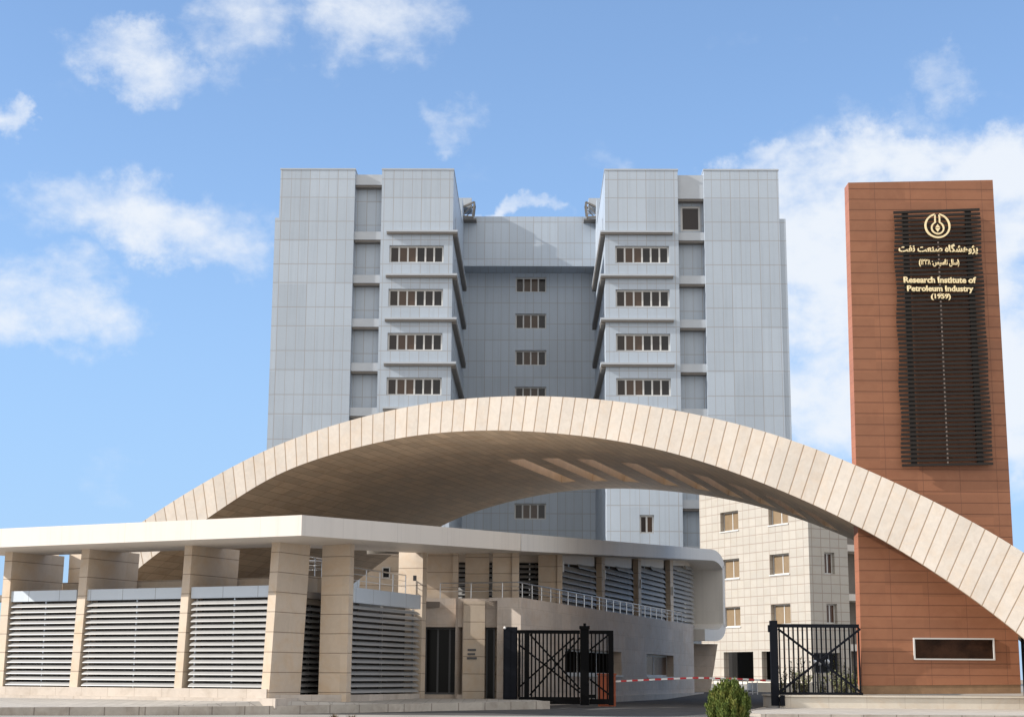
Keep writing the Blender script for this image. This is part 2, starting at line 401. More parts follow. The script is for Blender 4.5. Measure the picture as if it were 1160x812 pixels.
# roof: flat left wing, level to the kink above the gates, then rising along the driveway
W = 6.0
eK = (BB - K).normalized(); inK = V2(-eK.y, eK.x)
Li, Ai, Ki = L + inL * 3.4, A + (dL + (K - A).normalized()) * 3.45, K + V2(-.89, .47) * 3.5
roof = MB()
p3_ = lambda p, z: Vector((p.x, p.y, z))
for dz, fl in ((0, False), (-TH, True)):
    for tri in ([(L, zt), (A, zt), (Ai, zt), (Li, zt)], [(A, zt), (K, K3.z), (Ki, K3.z)], [(A, zt), (Ki, K3.z), (Ai, zt)]):
        q = [p3_(p, z + dz) for p, z in tri]; roof.face(q[::-1] if fl else q)
ed = [(L, zt), (A, zt), (K, K3.z), (Ki, K3.z), (Ai, zt), (Li, zt)]
for i in range(6):
    (a_, za_), (b_, zb_) = ed[i], ed[(i + 1) % 6]
    roof.face([p3_(a_, za_ - TH), p3_(b_, zb_ - TH), p3_(b_, zb_), p3_(a_, za_)])
rf = roof.build('roof', MT['white_metal'], gh)
# rising ribbon that turns down at the far end and comes back as a floor slab
def ribbon():
    m = MB(); s1 = (BB - K).length; slope = (B3.z - K3.z) / s1
    r = 1.0; zlow = at(815, 727, 93).z; s_end = s1 + .35
    ang0 = math.atan(slope)
    rx_, rz_ = 3.6, .95
    xs_ = s_end - rx_
    out = [(0.02, K3.z), (xs_, K3.z + slope * xs_)]; zc = out[-1][1]
    for i in range(1, 15):
        t = math.pi / 2 * i / 14; out.append((xs_ + rx_ * math.sin(t), zc + slope * rx_ * math.sin(t) * .8 - rz_ + rz_ * math.cos(t)))
    for i in range(0, 15):
        t = math.pi / 2 * i / 14; out.append((s_end - 3.4 + 3.4 * math.cos(t), zlow + .85 - .85 * math.sin(t)))
    out.append((s_end - 6.0, zlow - .04))
    # inner outline: offset towards the inside
    T = TH
    P = [Vector(p) for p in out]; inn = []
    for i, p in enumerate(P):
        a = P[max(i - 1, 0)]; b = P[min(i + 1, len(P) - 1)]; d = (b - a).normalized()
        inn.append(p + Vector((d.y, -d.x)) * T)
    w = lambda p, d: Vector((K.x + eK.x * p[0] + inK.x * d, K.y + eK.y * p[0] + inK.y * d, p[1]))
    for i in range(len(P) - 1):
        o0, o1, i0, i1 = P[i], P[i + 1], inn[i], inn[i + 1]
        m.face([w(i0, 0), w(i1, 0), w(o1, 0), w(o0, 0)])
        m.face([w(o0, 0), w(o1, 0), w(o1, W), w(o0, W)])
        m.face([w(i1, 0), w(i0, 0), w(i0, W), w(i1, W)])
        m.face([w(o0, W), w(o1, W), w(i1, W), w(i0, W)])
    m.face([w(P[-1], 0), w(inn[-1], 0), w(inn[-1], W), w(P[-1], W)])
    return m.build('roof_ribbon', MT['ribbon'], gh)
ribbon()
def soffit_z(p):                          # underside height of the roof above plan point p
    p = Vector(p[:2]); t = (p - K).dot(eK); s1 = (BB - K).length
    if t > 0: return K3.z - TH + t * (B3.z - K3.z) / s1
    w = min(1, max(0, (p - A).dot(K - A) / (K - A).length_squared))
    return zb + (K3.z - TH - zb) * w

# floor slab and inner walls
ZF = 3.62                                  # underside of the first-floor band
ZP = 4.0                                   # top of the band
EL = PC + dL * 12.3
slabf = MB()
pl = [EL + inL * .4, PC + inL * .4 + V2(.1, 0), V2(-3.9, 58.4), V2(.0, 60.2), V2(9.2, 87.5), V2(4.5, 89), V2(-5.5, 63), EL + inL * 7]
slabf.prism(pl, ZF + .05, ZP - .12); slabf.build('floor_slab', MT['inner'], gh)
iw = MB()
iw.wall(EL + inL * 3.4, PC + inL * 3.4 + V2(1.0, .3), .3, ZF, nL)
iw.wall(V2(-6.0, 53.0) + inD * 3.0, V2(-3.9, 59.2) + inD * 3.0, .3, ZF, nD)
iw.build('inner_wall', MT['inner'], gh)

# left facade: blades, louvres, metal bands
def blade(px_t, px_b, py_t, py_b, wpx, depth):
    t0, t1 = onp(px_t, py_t, PC, nL), onp(px_t + wpx, py_t, PC, nL)
    b0, b1 = onp(px_b, py_b, PC, nL), onp(px_b + wpx, py_b, PC, nL)
    zT = zb + .05; zB = .3
    ext = lambda b, t, z: b + (t - b) * ((z - b.z) / (t.z - b.z))
    lean = .35                             # the narrow edge leans out towards its foot
    T = [ext(b0, t0, zT), ext(b1, t1, zT)]; Bt = [ext(b0, t0, zB), ext(b1, t1, zB)]
    i3 = Vector((inL.x, inL.y, 0)) * depth
    m = MB()
    # keep the foot vertical in plan along the facade, lean only along its normal
    m.loft([Bt[0], Bt[1], Bt[1] + i3, Bt[0] + i3], [T[0], T[1], T[1] + i3, T[0] + i3])
    m.build('blade_column', MT['travertine'], gh)
    return T, Bt
blades = [(5.5, -6, 632, 780, 8.5, 2.6), (92.5, 77.6, 625, 785, 9, 2.6), (209.6, 196.6, 617, 785, 8.5, 2.6), (308.3, 295.5, 611, 787, 9, 1.75)]
for b in blades: blade(*b)
def louvre(name, P0, P1, out, z0, z1, n, parent=gh, chord=.225, posts=1, mat=None, tilt=.62, clip=None, shade_back=.5):
    P0 = Vector(P0[:2]); P1 = Vector(P1[:2]); e = (P1 - P0).normalized(); o = Vector(out[:2]).normalized(); Ln = (P1 - P0).length
    m = MB(); th = .022
    for i in range(n):
        z = z0 + (z1 - z0) * (i + .5) / n
        ax = Vector((o.x * math.cos(tilt), o.y * math.cos(tilt), -math.sin(tilt)))
        nn_ = Vector((o.x * math.sin(tilt), o.y * math.sin(tilt), math.cos(tilt)))
        a0, a1 = 0, Ln
        if clip:
            a0, a1 = clip(z)
            if a1 - a0 < .2: continue
        p0 = Vector((P0.x + e.x * a0, P0.y + e.y * a0, z)); p1 = Vector((P0.x + e.x * a1, P0.y + e.y * a1, z))
        prof = [(-.5, 0), (-.25, .5), (.1, .6), (.42, .35), (.5, 0), (.42, -.3), (.1, -.35), (-.25, -.25)]
        q = [ax * (a * chord) + nn_ * (b * th * 1.5) for a, b in prof]
        for k in range(8):
            l = (k + 1) % 8; m.face([p0 + q[k], p1 + q[k], p1 + q[l], p0 + q[l]])
        m.face([p0 + x for x in q]); m.face([p1 + x for x in reversed(q)])
    f = m.build(name, mat or MT['louvre'], parent)
    for k in range(posts + 2):
        a = .06 + (Ln - .12) * k / (posts + 1)
        c = P0 + e * a - o * .16
        MB().box(c, e, o, .025, .04, z0 - .06, z1 + .03).build('mullion', MT['steel'], f)
    if shade_back:
        g0, g1 = P0 - o * shade_back, P1 - o * shade_back
        MB().prism([g0, g1, g1 - o * .03, g0 - o * .03], z0 - .1, z1 + .1 if not clip else z1 - .4).build('gap_shade_sheet', MT['louvre_shade'], f)  # dark sheet added so the gaps between slats read as shade
    return f
bays = [(9, 84), (95, 204), (215, 305)]
for (a, b) in bays:
    P0, P1 = onp(a, 700, PC, nL), onp(b, 700, PC, nL)
    if a == 9: P0 = onp(4, 740, PC, nL)
    q0, q1 = V2(P0.x, P0.y) + inL * .14, V2(P1.x, P1.y) + inL * .14
    louvre('louvre_bank', q0, q1, nL, .80, ZF - .04, 15)
    t0 = V2(*onp(a, 680, PC, nL)[:2]); t1 = V2(*onp(b, 680, PC, nL)[:2])
    m = MB(); c = (t0 + t1) / 2 + inL * .2
    m.box(c, dL, nL, (t1 - t0).length / 2 + .02, .12, ZF, ZP - .02); m.build('fascia_band', MT['fascia'], gh)
# inner parapet and rail of the terrace
m = MB()
q0, q1 = EL + inL * 2.75, V2(*onp(262, 650, PC, nL)[:2]) + inL * 2.75
m.prism([q0, q1, q1 + inL * .25, q0 + inL * .25], ZP - .1, 4.42)
m.build('parapet', MT['travertine'], gh)
def railing(pts, h, npost, parent, mids=(.45, .72), r=.025, mat=None):
    m = MB(); pts = [Vector(p) for p in pts]
    up = Vector((0, 0, 1))
    for a, b in zip(pts, pts[1:]):
        m.tube(a + up * h, b + up * h, r)
        for f in mids: m.tube(a + up * h * f, b + up * h * f, r * .5, n=6)
    o = m.build('railing', mat or MT['steel'], parent)
    tot = sum((b - a).length for a, b in zip(pts, pts[1:]))
    for i in range(npost + 1):
        d = tot * i / npost
        for a, b in zip(pts, pts[1:]):
            l = (b - a).length
            if d <= l + 1e-6: break
            d -= l
        p = a + (b - a) * min(1, d / l)
        MB().tube(p, p + up * h, r * .8, n=6).build('post', mat or MT['steel'], o)
    return o
q2 = PC + inL * 3.0 + V2(.6, .6)
m = MB(); q1b = q1 + dL * -.02
m.prism([q1b, q2, q2 + inL * .2, q1b + inL * .2], ZP - .12, ZP + .42); m.build('kerb_wall', MT['travertine'], gh)
railing([(q1b.x, q1b.y, ZP + .42), (q2.x, q2.y, ZP + .42)], .55, 3, gh)
# terrace piers at the back of the first bay, with a gap between them
for (xa_, xb_) in ((52, 66), (78, 100)):
    f_ = [V2(*at(x, 640, D)[:2]) for x, D in ((xa_, 59.2), (xb_, 58.7), (xb_, 59.3), (xa_, 59.8))]
    MB().prism(f_, ZP - .1, 5.75).build('terrace_pier', MT['travertine'], gh)
# base wall below the louvres, and the step in front of it
m = MB()
b0, b1 = EL + dL * 1.0, V2(*onp(303, 780, PC, nL)[:2])
m.prism([b0 + nL * .05, b1 + nL * .05, b1 + inL * .5, b0 + inL * .5], .2, .78)
m.build('base_wall', MT['base_stone'], gh)

# corner side: wide columns, louvres and band along the driveway direction
P2 = at(397, 690, 52.0); P3 = at(477, 690, 57.4); p2, p3 = V2(P2.x, P2.y), V2(P3.x, P3.y)
e2 = (p3 - p2).normalized(); n2_ = V2(e2.y, -e2.x)
def col_box(px, D, depth, width, ztop=None, z0=.3, py=700, e=None, name='column', mat=None, lean=0):
    """px: right edge of the wide side (front narrow edge starts here)"""
    e = e or dD; i = V2(-e.y, e.x)
    c = at(px, py, D); c = V2(c.x, c.y)
    f = [c, c + e * width, c + e * width + i * depth, c + i * depth]
    zt_ = ztop if ztop else min(soffit_z(p) for p in f) + .06
    return MB().prism(f, z0, zt_).build(name, mat or MT['travertine'], gh)
col_box(394.5, 52.0, 1.0, .33, e=e2)
col_box(478, 57.6, .95, .36, e=e2)
lv0, lv1 = p2 + e2 * .28 - n2_ * .12, p3 - n2_ * .12
louvre('louvre_bank', lv0, lv1, n2_, .62, 3.5, 15, chord=.225)
m = MB(); m.prism([lv0 + n2_ * .1, lv1 + n2_ * .1, lv1 - n2_ * .12, lv0 - n2_ * .12], ZF - .08, ZP + .03); m.build('fascia_band', MT['fascia'], gh)
s0_, s1_ = at(337, 700, 52.4), at(372, 700, 54.6)
louvre('louvre_bank', s0_, s1_, (s1_.y - s0_.y, -(s1_.x - s0_.x)), .62, 3.45, 15, chord=.225)
m = MB(); m.prism([(s0_.x, s0_.y), (s1_.x, s1_.y), (s1_.x - .2, s1_.y + .2), (s0_.x - .2, s0_.y + .2)], 3.5, 4.45); m.build('parapet', MT['travertine'], gh)
railing([(s0_.x, s0_.y + .1, 4.45), (s1_.x, s1_.y + .1, 4.45)], .62, 2, gh)
qa, qb = lv0 - n2_ * .5, lv1 - n2_ * .5
railing([(qa.x, qa.y, ZP), (qb.x, qb.y, ZP)], .75, 5, gh)
m = MB()
m.prism([(PC.x + .2, PC.y + .25), (p2.x, p2.y + .2), (p3.x, p3.y), (p3.x - .4, p3.y + .4), (p2.x - .5, p2.y + .5), (PC.x, PC.y + 1.5)], .2, .60)
m.build('base_wall', MT['base_stone'], gh)
# upper stair core with a small window, seen between the columns
m = MB(); c0, c1 = at(400, 660, 69.0), at(520, 660, 69.0)
tz = lambda px, py: at(px, py, 69.0).z
w0, w1 = at(433, 642, 69.0), at(442, 655, 69.0)
q_ = [at(px, py, 69.0) for px, py in ((404, 690), (525, 690), (525, 616), (460, 616), (408, 655))]
m.loft(q_, [p + Vector((0, .3, 0)) for p in q_])
m.build('stair_core_wall', MT['travertine'], gh)
window(gh, (c0.x, 69.0), (1, 0), (0, -1), w0.x - c0.x, w1.x - c0.x, w1.z, w0.z, n=1, recess=-.04, fw=.05, frame=MT['frame_w'])

# frontal part: door recess, lintel wall, small columns above
DF = 59.0
X = lambda px, D=DF, py=700: at(px, py, D).x
Z = lambda py, D=DF, px=540: at(px, py, D).z
ZW = Z(677.5)
m = MB()
m.wall((X(477), DF), (X(590), DF), .2, ZW, (0, -1), [(X(481) - X(477), X(524) - X(477), .55, Z(710)), (X(549) - X(477), X(571) - X(477), .3, Z(710))], .7)
m.prism([(X(477), DF + .75), (X(590), DF + .75), (X(590), DF + .95), (X(477), DF + .95)], Z(708), ZW)
m.face([(X(477), DF, ZW), (X(590), DF, ZW), (X(590), DF + .95, ZW), (X(477), DF + .95, ZW)])
m.build('entrance_wall', MT['ashlar'], gh)
door = window(gh, (X(477), DF), (1, 0), (0, -1), X(481) - X(477), X(524) - X(477), .55, Z(710), n=3, recess=.62, fw=.07, frame=MT['frame_d'], pane=MT['glass'], name='glass_door')
MB().wall((X(548), DF + .7), (X(572), DF + .7), .2, Z(709), (0, -1)).build('inner_wall', MT['travertine'], gh)
dw = X(549) - X(477)
window(gh, (X(477), DF), (1, 0), (0, -1), dw + .05, dw + .38, .3, Z(710), n=1, recess=.5, fw=.06, frame=MT['frame_d'], pane=MT['glass'], name='side_light')
m = MB(); m.prism([(X(525), DF - .14), (X(549.5), DF - .14), (X(549.5), DF - .01), (X(525), DF - .01)], .2, Z(681)); m.build('column', MT['travertine'], gh)
# engraved dark plates on the entrance column
plate = MB()
for k, (a, b, y0, y1) in enumerate([(530, 539.5, 734.5, 736.8), (530, 538.5, 739.3, 741.4), (529.5, 540.5, 743.8, 746.2)]):
    plate.prism([(X(a, DF - .3), DF - .175), (X(b, DF - .3), DF - .175), (X(b, DF - .3), DF - .143), (X(a, DF - .3), DF - .143)], Z(y1, DF - .3), Z(y0, DF - .3))
plate.build('name_plate', MT['frame_d'], gh)
MB().box((X(470, 57.3, 655), 57.3 - .02), (1, 0), (0, 1), .06, .05, Z(658, 57.3), Z(652, 57.3)).build('wall_lamp', MT['frame_d'], gh)
def post_block(pxa, pxb, D, ztop, edge=None, z0=None):
    z0 = ZW - .05 if z0 is None else z0
    a, b = at(pxa, 650, D), at(pxb, 650, D)
    f = [(a.x, D), (b.x, D), (b.x, D + .4), (a.x, D + .4)]
    zt_ = min(soffit_z(p) for p in f) + .06
    MB().prism(f, z0, zt_).build('upper_column', MT['travertine'], gh)
    if edge:
        c = at(edge, 650, D - .12)
        MB().prism([(b.x + .004, D - .12), (c.x, D - .12), (c.x, D + .5), (b.x + .004, D + .5)], z0, zt_ - .01).build('column_edge', MT['travertine'], gh)
post_block(484, 513, 59.9, 0, 519)
post_block(527, 554, 60.6, 0)
post_block(558, 580, 60.4, 0, 588)
post_block(610, 631, 65.6, 0, 637)
# dark louvres set back behind them
for (a, b, D) in ((517, 560, 62.5), (586, 614, 66.6)):
    l0, l1 = at(a, 650, D), at(b, 650, D)
    louvre('louvre_bank', l0, l1, (0, -1), ZW - .1, Z(638, D), 9, chord=.22)
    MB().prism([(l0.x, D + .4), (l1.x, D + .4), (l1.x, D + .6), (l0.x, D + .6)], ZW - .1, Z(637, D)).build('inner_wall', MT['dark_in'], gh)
    MB().prism([(l0.x, D - .05), (l1.x, D - .05), (l1.x, D + .55), (l0.x, D + .55)], Z(637, D) + .02, soffit_z(l0) - .0).build('soffit_beam', MT['white_metal'], gh)

# ramp wall along the driveway
KW = at(590, 700, 58.0); kw = V2(KW.x, KW.y)
we = at(786, 740, 87.3); we2 = V2(we.x, we.y); eW = (we2 - kw).normalized(); nW = V2(eW.y, -eW.x)
sW = lambda px, py=745: (V2(*onp(px, py, kw, nW)[:2]) - kw).dot(eW)
zW_ = lambda px, py: onp(px, py, kw, nW).z
ZR = ZW
h1 = (sW(640), sW(704), zW_(672, 764), zW_(672, 736)); h2 = (sW(732.5), sW(763), zW_(745, 766), zW_(745, 741))
m = MB()
LW = (we2 - kw).length
m.wall(kw, we2, -.1, ZR, nW, [h1, h2], .45)
m.wall(we2, we2 - nW * 6, -.1, ZR, eW)
m.wall(kw - nW * .9, kw, -.1, ZR, (-eW.x, -eW.y))
m.prism([kw + V2(0, .002), we2, we2 - nW * 1.2, kw - nW * 1.2], ZR - .12, ZR + .0)
m.wall(kw - nW * 2.5, we2 - nW * 2.5, -.1, ZR, nW)
m.build('ramp_wall', MT['ashlar'], gh)
for h, n_ in ((h1, 3), (h2, 2)):
    f = window(gh, kw, eW, nW, h[0], h[1], h[2], h[3], n=n_, recess=.38, fw=.09, frame=MT['frame_w'], pane=MT['dull_glass'] if n_ == 3 else MT['brown_glass'])
    m = MB(); m.box(kw + eW * (h[0] + h[1]) / 2 + nW * .02, eW, nW, (h[1] - h[0]) / 2 + .03, .06, h[2] - .07, h[2] - .003); m.build('sill', MT['frame_w'], f)
m = MB(); m.prism([kw + nW * .12, we2 + nW * .12 + eW * 2, we2 + eW * 2 - nW * .2, kw - nW * .2], -.1, .42)
m.build('base_wall', MT['base_stone'], gh)
# upper louvred bays behind the rail
pu = kw - nW * 1.0
sU = lambda px, py=680: (V2(*onp(px, py, pu, nW)[:2]) - pu).dot(eW)
def zs_u(s): return soffit_z(pu + eW * s)
ucols = [(676.5, 679.5, 683), (718.5, 721.2, 724.5), (754.8, 757.6, 761)]
edges = [637.5] + [c[0] for c in ucols] + [795.5]
starts = [635.5] + [c[2] for c in ucols]
for a, b in zip(starts, edges[1:]):
    sa, sb = sU(a), min(sU(b), 36.2)
    ztop = onp((a + b) / 2, 639, pu, nW).z
    q0, q1 = pu + eW * sa, pu + eW * sb
    zlo, zhi = ZR - .2, ztop
    # louvre top follows the rising beam: rows are clipped where they pass above it
    za, zb_ = onp(a, 638 if a < 640 else 640.5, pu, nW).z, onp(min(b, 794), 641.5 if a < 640 else 644, pu, nW).z
    ztop0 = za
    clip = lambda z, za=za, zb_=zb_, ln=(sb - sa): (0 if z <= za else ln * (z - za) / (zb_ - za), ln)
    n_ = int((zb_ - zlo) / .245)
    louvre('louvre_bank', q0 - nW * .1, q1 - nW * .1, nW, zlo, zb_, n_, chord=.30, posts=2, clip=clip, tilt=1.0)
    m = MB(); i2 = -nW * .35
    a3, b3 = q0 - nW * .12, q1 - nW * .12
    m.loft([(a3.x, a3.y, za + .02), (b3.x, b3.y, zb_ + .02), (b3.x + i2.x, b3.y + i2.y, zb_ + .02), (a3.x + i2.x, a3.y + i2.y, za + .02)],
           [(a3.x, a3.y, zs_u(sa)), (b3.x, b3.y, zs_u(sb)), (b3.x + i2.x, b3.y + i2.y, zs_u(sb)), (a3.x + i2.x, a3.y + i2.y, zs_u(sa))])
    m.build('soffit_beam', MT['white_metal'], gh)
m = MB(); ia, ib = pu - nW * 1.1 + eW * 8.5, pu - nW * 1.1 + eW * 36.5
m.face([(ia.x, ia.y, ZR - .2), (ib.x, ib.y, ZR - .2), (ib.x, ib.y, soffit_z(ib) - .05), (ia.x, ia.y, soffit_z(ia) - .05)]); m.build('inner_wall', MT['inner'], gh)
for (a, b, c) in ucols:
    sa, sb = sU(b), sU(c)
    q = pu + eW * sa; w_ = max(.3, sb - sa)
    dep = .17
    f = [q + nW * .10, q + eW * w_ + nW * .10, q + eW * w_ - nW * dep, q - nW * dep]
    MB().prism(f, ZR - .1, min(soffit_z(p) for p in f) + .06).build('upper_column', MT['travertine'], gh)
for (px, py) in ((637, 641.5), (684.3, 651), (725.5, 661), (762, 669)):
    p = onp(px, py, pu + nW * .2, nW)
    MB().box(p, eW, nW, .05, .06, p.z - .22, p.z + .22).build('wall_lamp', MT['white'], gh)
# rail along the wall top
r0 = V2(X(498), DF + .25); r1 = V2(kw.x, kw.y + .25); r2 = kw - nW * .2 + eW * .2; r3 = kw + eW * (LW - 2.0) - nW * .2
railing([(r0.x, r0.y, ZR), (r1.x - .1, r1.y, ZR), (r2.x, r2.y, ZR), (r3.x, r3.y, ZR)], .56, 26, gh)
# leaning pier under the ribbon
pa, pb, pb2 = at(784, 745, 91.5), at(813, 730, 91.5), at(803, 787, 91.5)
m = MB()
m.loft([(pa.x - 1, 91.5, -.1), (pb2.x, 91.5, -.1), (pb2.x, 93.5, -.1), (pa.x - 1, 93.5, -.1)], [(pa.x - 1, 91.5, pb.z + .05), (pb.x, 91.5, pb.z + .05), (pb.x, 93.5, pb.z + .05), (pa.x - 1, 93.5, pb.z + .05)])
m.build('pier', MT['ashlar'], gh)

# ------------------------------------------------------------------ arch
D0 = 61.0
AP = at(600, 448, D0); ap = V2(AP.x, AP.y)
dA = V2(.949, -.314).normalized(); nA = V2(-.314, -.949).normalized()
OUTER = [(-15, 775), (10, 735), (45, 690), (80, 655), (120, 620), (157, 593), (200, 564), (250, 535), (302, 507.6), (350, 489.5), (395, 475.5), (462, 459.5), (514, 451.7), (560, 448.4), (580, 447.8), (617, 448), (660, 449.8), (700, 453.5), (759, 463), (805, 472), (850, 483), (896.5, 497), (967.6, 525), (1037, 556.5), (1090, 583.5), (1146, 615.7), (1160, 624.5), (1200, 651), (1250, 690), (1300, 738), (1330, 772), (1352, 800)]
INNER = [(45, 790), (60, 765), (90, 715), (120, 677), (145, 652), (160, 638.6), (200, 611), (235, 589), (307, 546), (358.7, 522), (410, 504.5), (462, 493), (514, 488), (555, 486.6), (580, 486.6), (620, 489.5), (669, 494), (700, 498.5), (750, 509), (796.5, 522), (860.7, 545), (914, 567), (967.6, 593), (984.7, 601), (1024, 625.5), (1068, 653), (1107.5, 680.5), (1140, 705.8), (1160, 721), (1200, 757), (1232, 790)]
INNER = [(x, y - (8 * math.exp(-((x - 300) / 60.0) ** 2)) ) if 230 < x < 380 else (x, y) for x, y in INNER]
def to_plane(pts):
    r = []
    for x, y in pts:
        p = onp(x, y, ap, nA); r.append(((V2(p.x, p.y) - ap).dot(dA), p.z))
    return r
def lengths(p):
    l = [0]
    for a, b in zip(p, p[1:]): l.append(l[-1] + math.hypot(b[0] - a[0], b[1] - a[1]))
    return l
def sample(p, l, d):
    d = min(max(d, 0), l[-1])
    for i in range(len(l) - 1):
        if d <= l[i + 1]:
            t = (d - l[i]) / max(1e-9, l[i + 1] - l[i]); return (p[i][0] + (p[i + 1][0] - p[i][0]) * t, p[i][1] + (p[i + 1][1] - p[i][1]) * t)
    return p[-1]
def smooth(p, n=401, w=9, it=3):
    l = lengths(p); q = [sample(p, l, l[-1] * i / (n - 1)) for i in range(n)]
    for _ in range(it):
        r = []
        for i in range(n):
            h = min(w, i, n - 1 - i); s = q[i - h:i + h + 1]
            r.append((sum(a for a, b in s) / len(s), sum(b for a, b in s) / len(s)))
        q = r
    return q
def arch():
    NS = 132
    iO, iI = OUTER.index((580, 447.8)), INNER.index((580, 486.6))
    O_, I_ = smooth(to_plane(OUTER)), smooth(to_plane(INNER))
    aO = to_plane([(588, 447.8)])[0]; aI = to_plane([(582, 486.6)])[0]
    def station(p, apx, N):
        l = lengths(p); k = min(range(len(p)), key=lambda i: abs(p[i][0] - apx[0])); la = l[k]; nl = N // 2
        return [sample(p, l, la * i / nl) for i in range(nl)] + [sample(p, l, la + (l[-1] - la) * i / (N - nl)) for i in range(N - nl + 1)]
    O = station(O_, aO, NS); I = [None] * (NS + 1)
    for i, o in enumerate(O):             # the joints lean a little less than the curve's normal
        a, b = O[max(i - 2, 0)], O[min(i + 2, NS)]
        sl = -(b[1] - a[1]) / max(.05, (b[0] - a[0])); sl = max(-1.6, min(1.6, sl)); lean = .1 + .6 * sl
        best = None
        for p, q in zip(I_, I_[1:]):
            f = lambda v: (v[0] - o[0]) - lean * (v[1] - o[1])
            fp, fq = f(p), f(q)
            if fp * fq <= 0 and fp != fq:
                t = fp / (fp - fq); c = (p[0] + (q[0] - p[0]) * t, p[1] + (q[1] - p[1]) * t)
                if c[1] < o[1] and (best is None or abs(c[1] - o[1]) < abs(best[1] - o[1])): best = c
        I[i] = best
    ok = [i for i in range(NS + 1) if I[i]]
    for i in range(NS + 1):
        if i < ok[0]: t = i / ok[0]; I[i] = (I_[0][0] + (I[ok[0]][0] - I_[0][0]) * t, I_[0][1] + (I[ok[0]][1] - I_[0][1]) * t)
        if i > ok[-1]: t = (i - ok[-1]) / (NS - ok[-1]); I[i] = (I[ok[-1]][0] + (I_[-1][0] - I[ok[-1]][0]) * t, I[ok[-1]][1] + (I_[-1][1] - I[ok[-1]][1]) * t)
    print('ARCH', ok[0], ok[-1], NS)
    lO, lI = lengths(O), lengths(I)
    DEP = 20.3
    W3 = lambda p, d: Vector((ap.x + dA.x * p[0] - nA.x * d, ap.y + dA.y * p[0] - nA.y * d, p[1]))
    root = thing('stone_arch', 'wide sweeping stone clad arch vault spanning the entrance driveway in front of the tower', 'arch', (ap.x, ap.y, .15))
    f = MB(); npan = lO[-1] / .50
    for i in range(NS):
        u0, u1 = lO[i] / lO[-1] * npan, lO[i + 1] / lO[-1] * npan
        f.face([W3(I[i], 0), W3(I[i + 1], 0), W3(O[i + 1], 0), W3(O[i], 0)], [(u0, 0), (u1, 0), (u1, 1), (u0, 1)])
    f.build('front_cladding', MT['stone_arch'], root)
    s = MB(); lin = MB()
    Q = [(i_[0] + (o_[0] - i_[0]) * .6, i_[1] + (o_[1] - i_[1]) * .6) for i_, o_ in zip(I, O)]
    # skylight slots: found along the inner curve by the generator through their near corner
    starts = [(500, 493.5), (541, 489), (585, 487), (636, 489), (683, 496), (728, 504), (773, 515.5), (818, 529), (862, 545)]
    us = []
    for (x, y) in starts:
        p = to_plane([(x, y)])[0]
        k = min(range(NS), key=lambda i: abs(I[i][0] - p[0])); us.append(k)
    slots = {}
    for k in us: slots[k] = 1; slots[k + 1] = 1
    ds = [0, 1.5, 6, 8.4, 17.0, DEP]
    for i in range(NS):
        for j in range(len(ds) - 1):
            if i in slots and j == 3: continue
            d0, d1 = ds[j], ds[j + 1]
            s.face([W3(I[i + 1], d0), W3(I[i], d0), W3(I[i], d1), W3(I[i + 1], d1)], [(lI[i + 1], d0), (lI[i], d0), (lI[i], d1), (lI[i + 1], d1)])
            T_ = O if j == 0 else Q
            s.face([W3(T_[i], d0), W3(T_[i + 1], d0), W3(T_[i + 1], d1), W3(T_[i], d1)], [(lO[i], d0), (lO[i + 1], d0), (lO[i + 1], d1), (lO[i], d1)])
        s.face([W3(I[i + 1], DEP), W3(I[i], DEP), W3(Q[i], DEP), W3(Q[i + 1], DEP)])
        s.face([W3(Q[i], 1.5), W3(Q[i + 1], 1.5), W3(O[i + 1], 1.5), W3(O[i], 1.5)])
    for k in us:
        a, b, d0, d1 = k, k + 2, 8.4, 17.0
        lin.face([W3(I[a], d0), W3(I[a], d1), W3(Q[a], d1), W3(Q[a], d0)])
        lin.face([W3(I[b], d1), W3(I[b], d0), W3(Q[b], d0), W3(Q[b], d1)])
        for d in (d0, d1):
            for q in (a, a + 1): lin.face([W3(I[q], d), W3(I[q + 1], d), W3(Q[q + 1], d), W3(Q[q], d)])
        lin.build('skylight_lining', MT['lining'], root); lin = MB()
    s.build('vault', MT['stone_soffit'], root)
arch()

# ------------------------------------------------------------------ office tower
ta = .0166 - .003
tx, ty = V2(math.cos(ta), -math.sin(ta)), V2(math.sin(ta), math.cos(ta))
DT = 120.0
T0 = at(599, 600, DT); T0 = V2(T0.x, T0.y)
def TL(px, py, y=0.0):                    # local x, z of a sight line on the tower plane at local depth y
    P = T0 + ty * y; p = onp(px, py, P, ty)
    return (V2(p.x, p.y) - T0).dot(tx), p.z
def TP(x, y): return T0 + tx * x + ty * y
tower = thing('office_tower', 'tall grey metal clad office tower with two wings behind the arch', 'building', (T0.x, T0.y + 12, .8))
def tbox(name, x0, x1, y0, y1, z0, z1, mat, parent=tower):
    return MB().prism([TP(x0, y0), TP(x1, y0), TP(x1, y1), TP(x0, y1)], z0, z1).build(name, mat, parent)
tfront = -ty
zT1 = TL(599, 193)[1]; zT2 = TL(420, 198)[1]; zSt = TL(312, 249, .6)[1]
zl = [TL(475, y)[1] for y in (263.5, 313.2, 362.8, 412.4)]
FH = (zl[0] - zl[3]) / 3
print('FH', FH, 'zt', zt, 'K', K3.z, 'B', B3.z, 'ledge', zl[0])
Z0 = .6
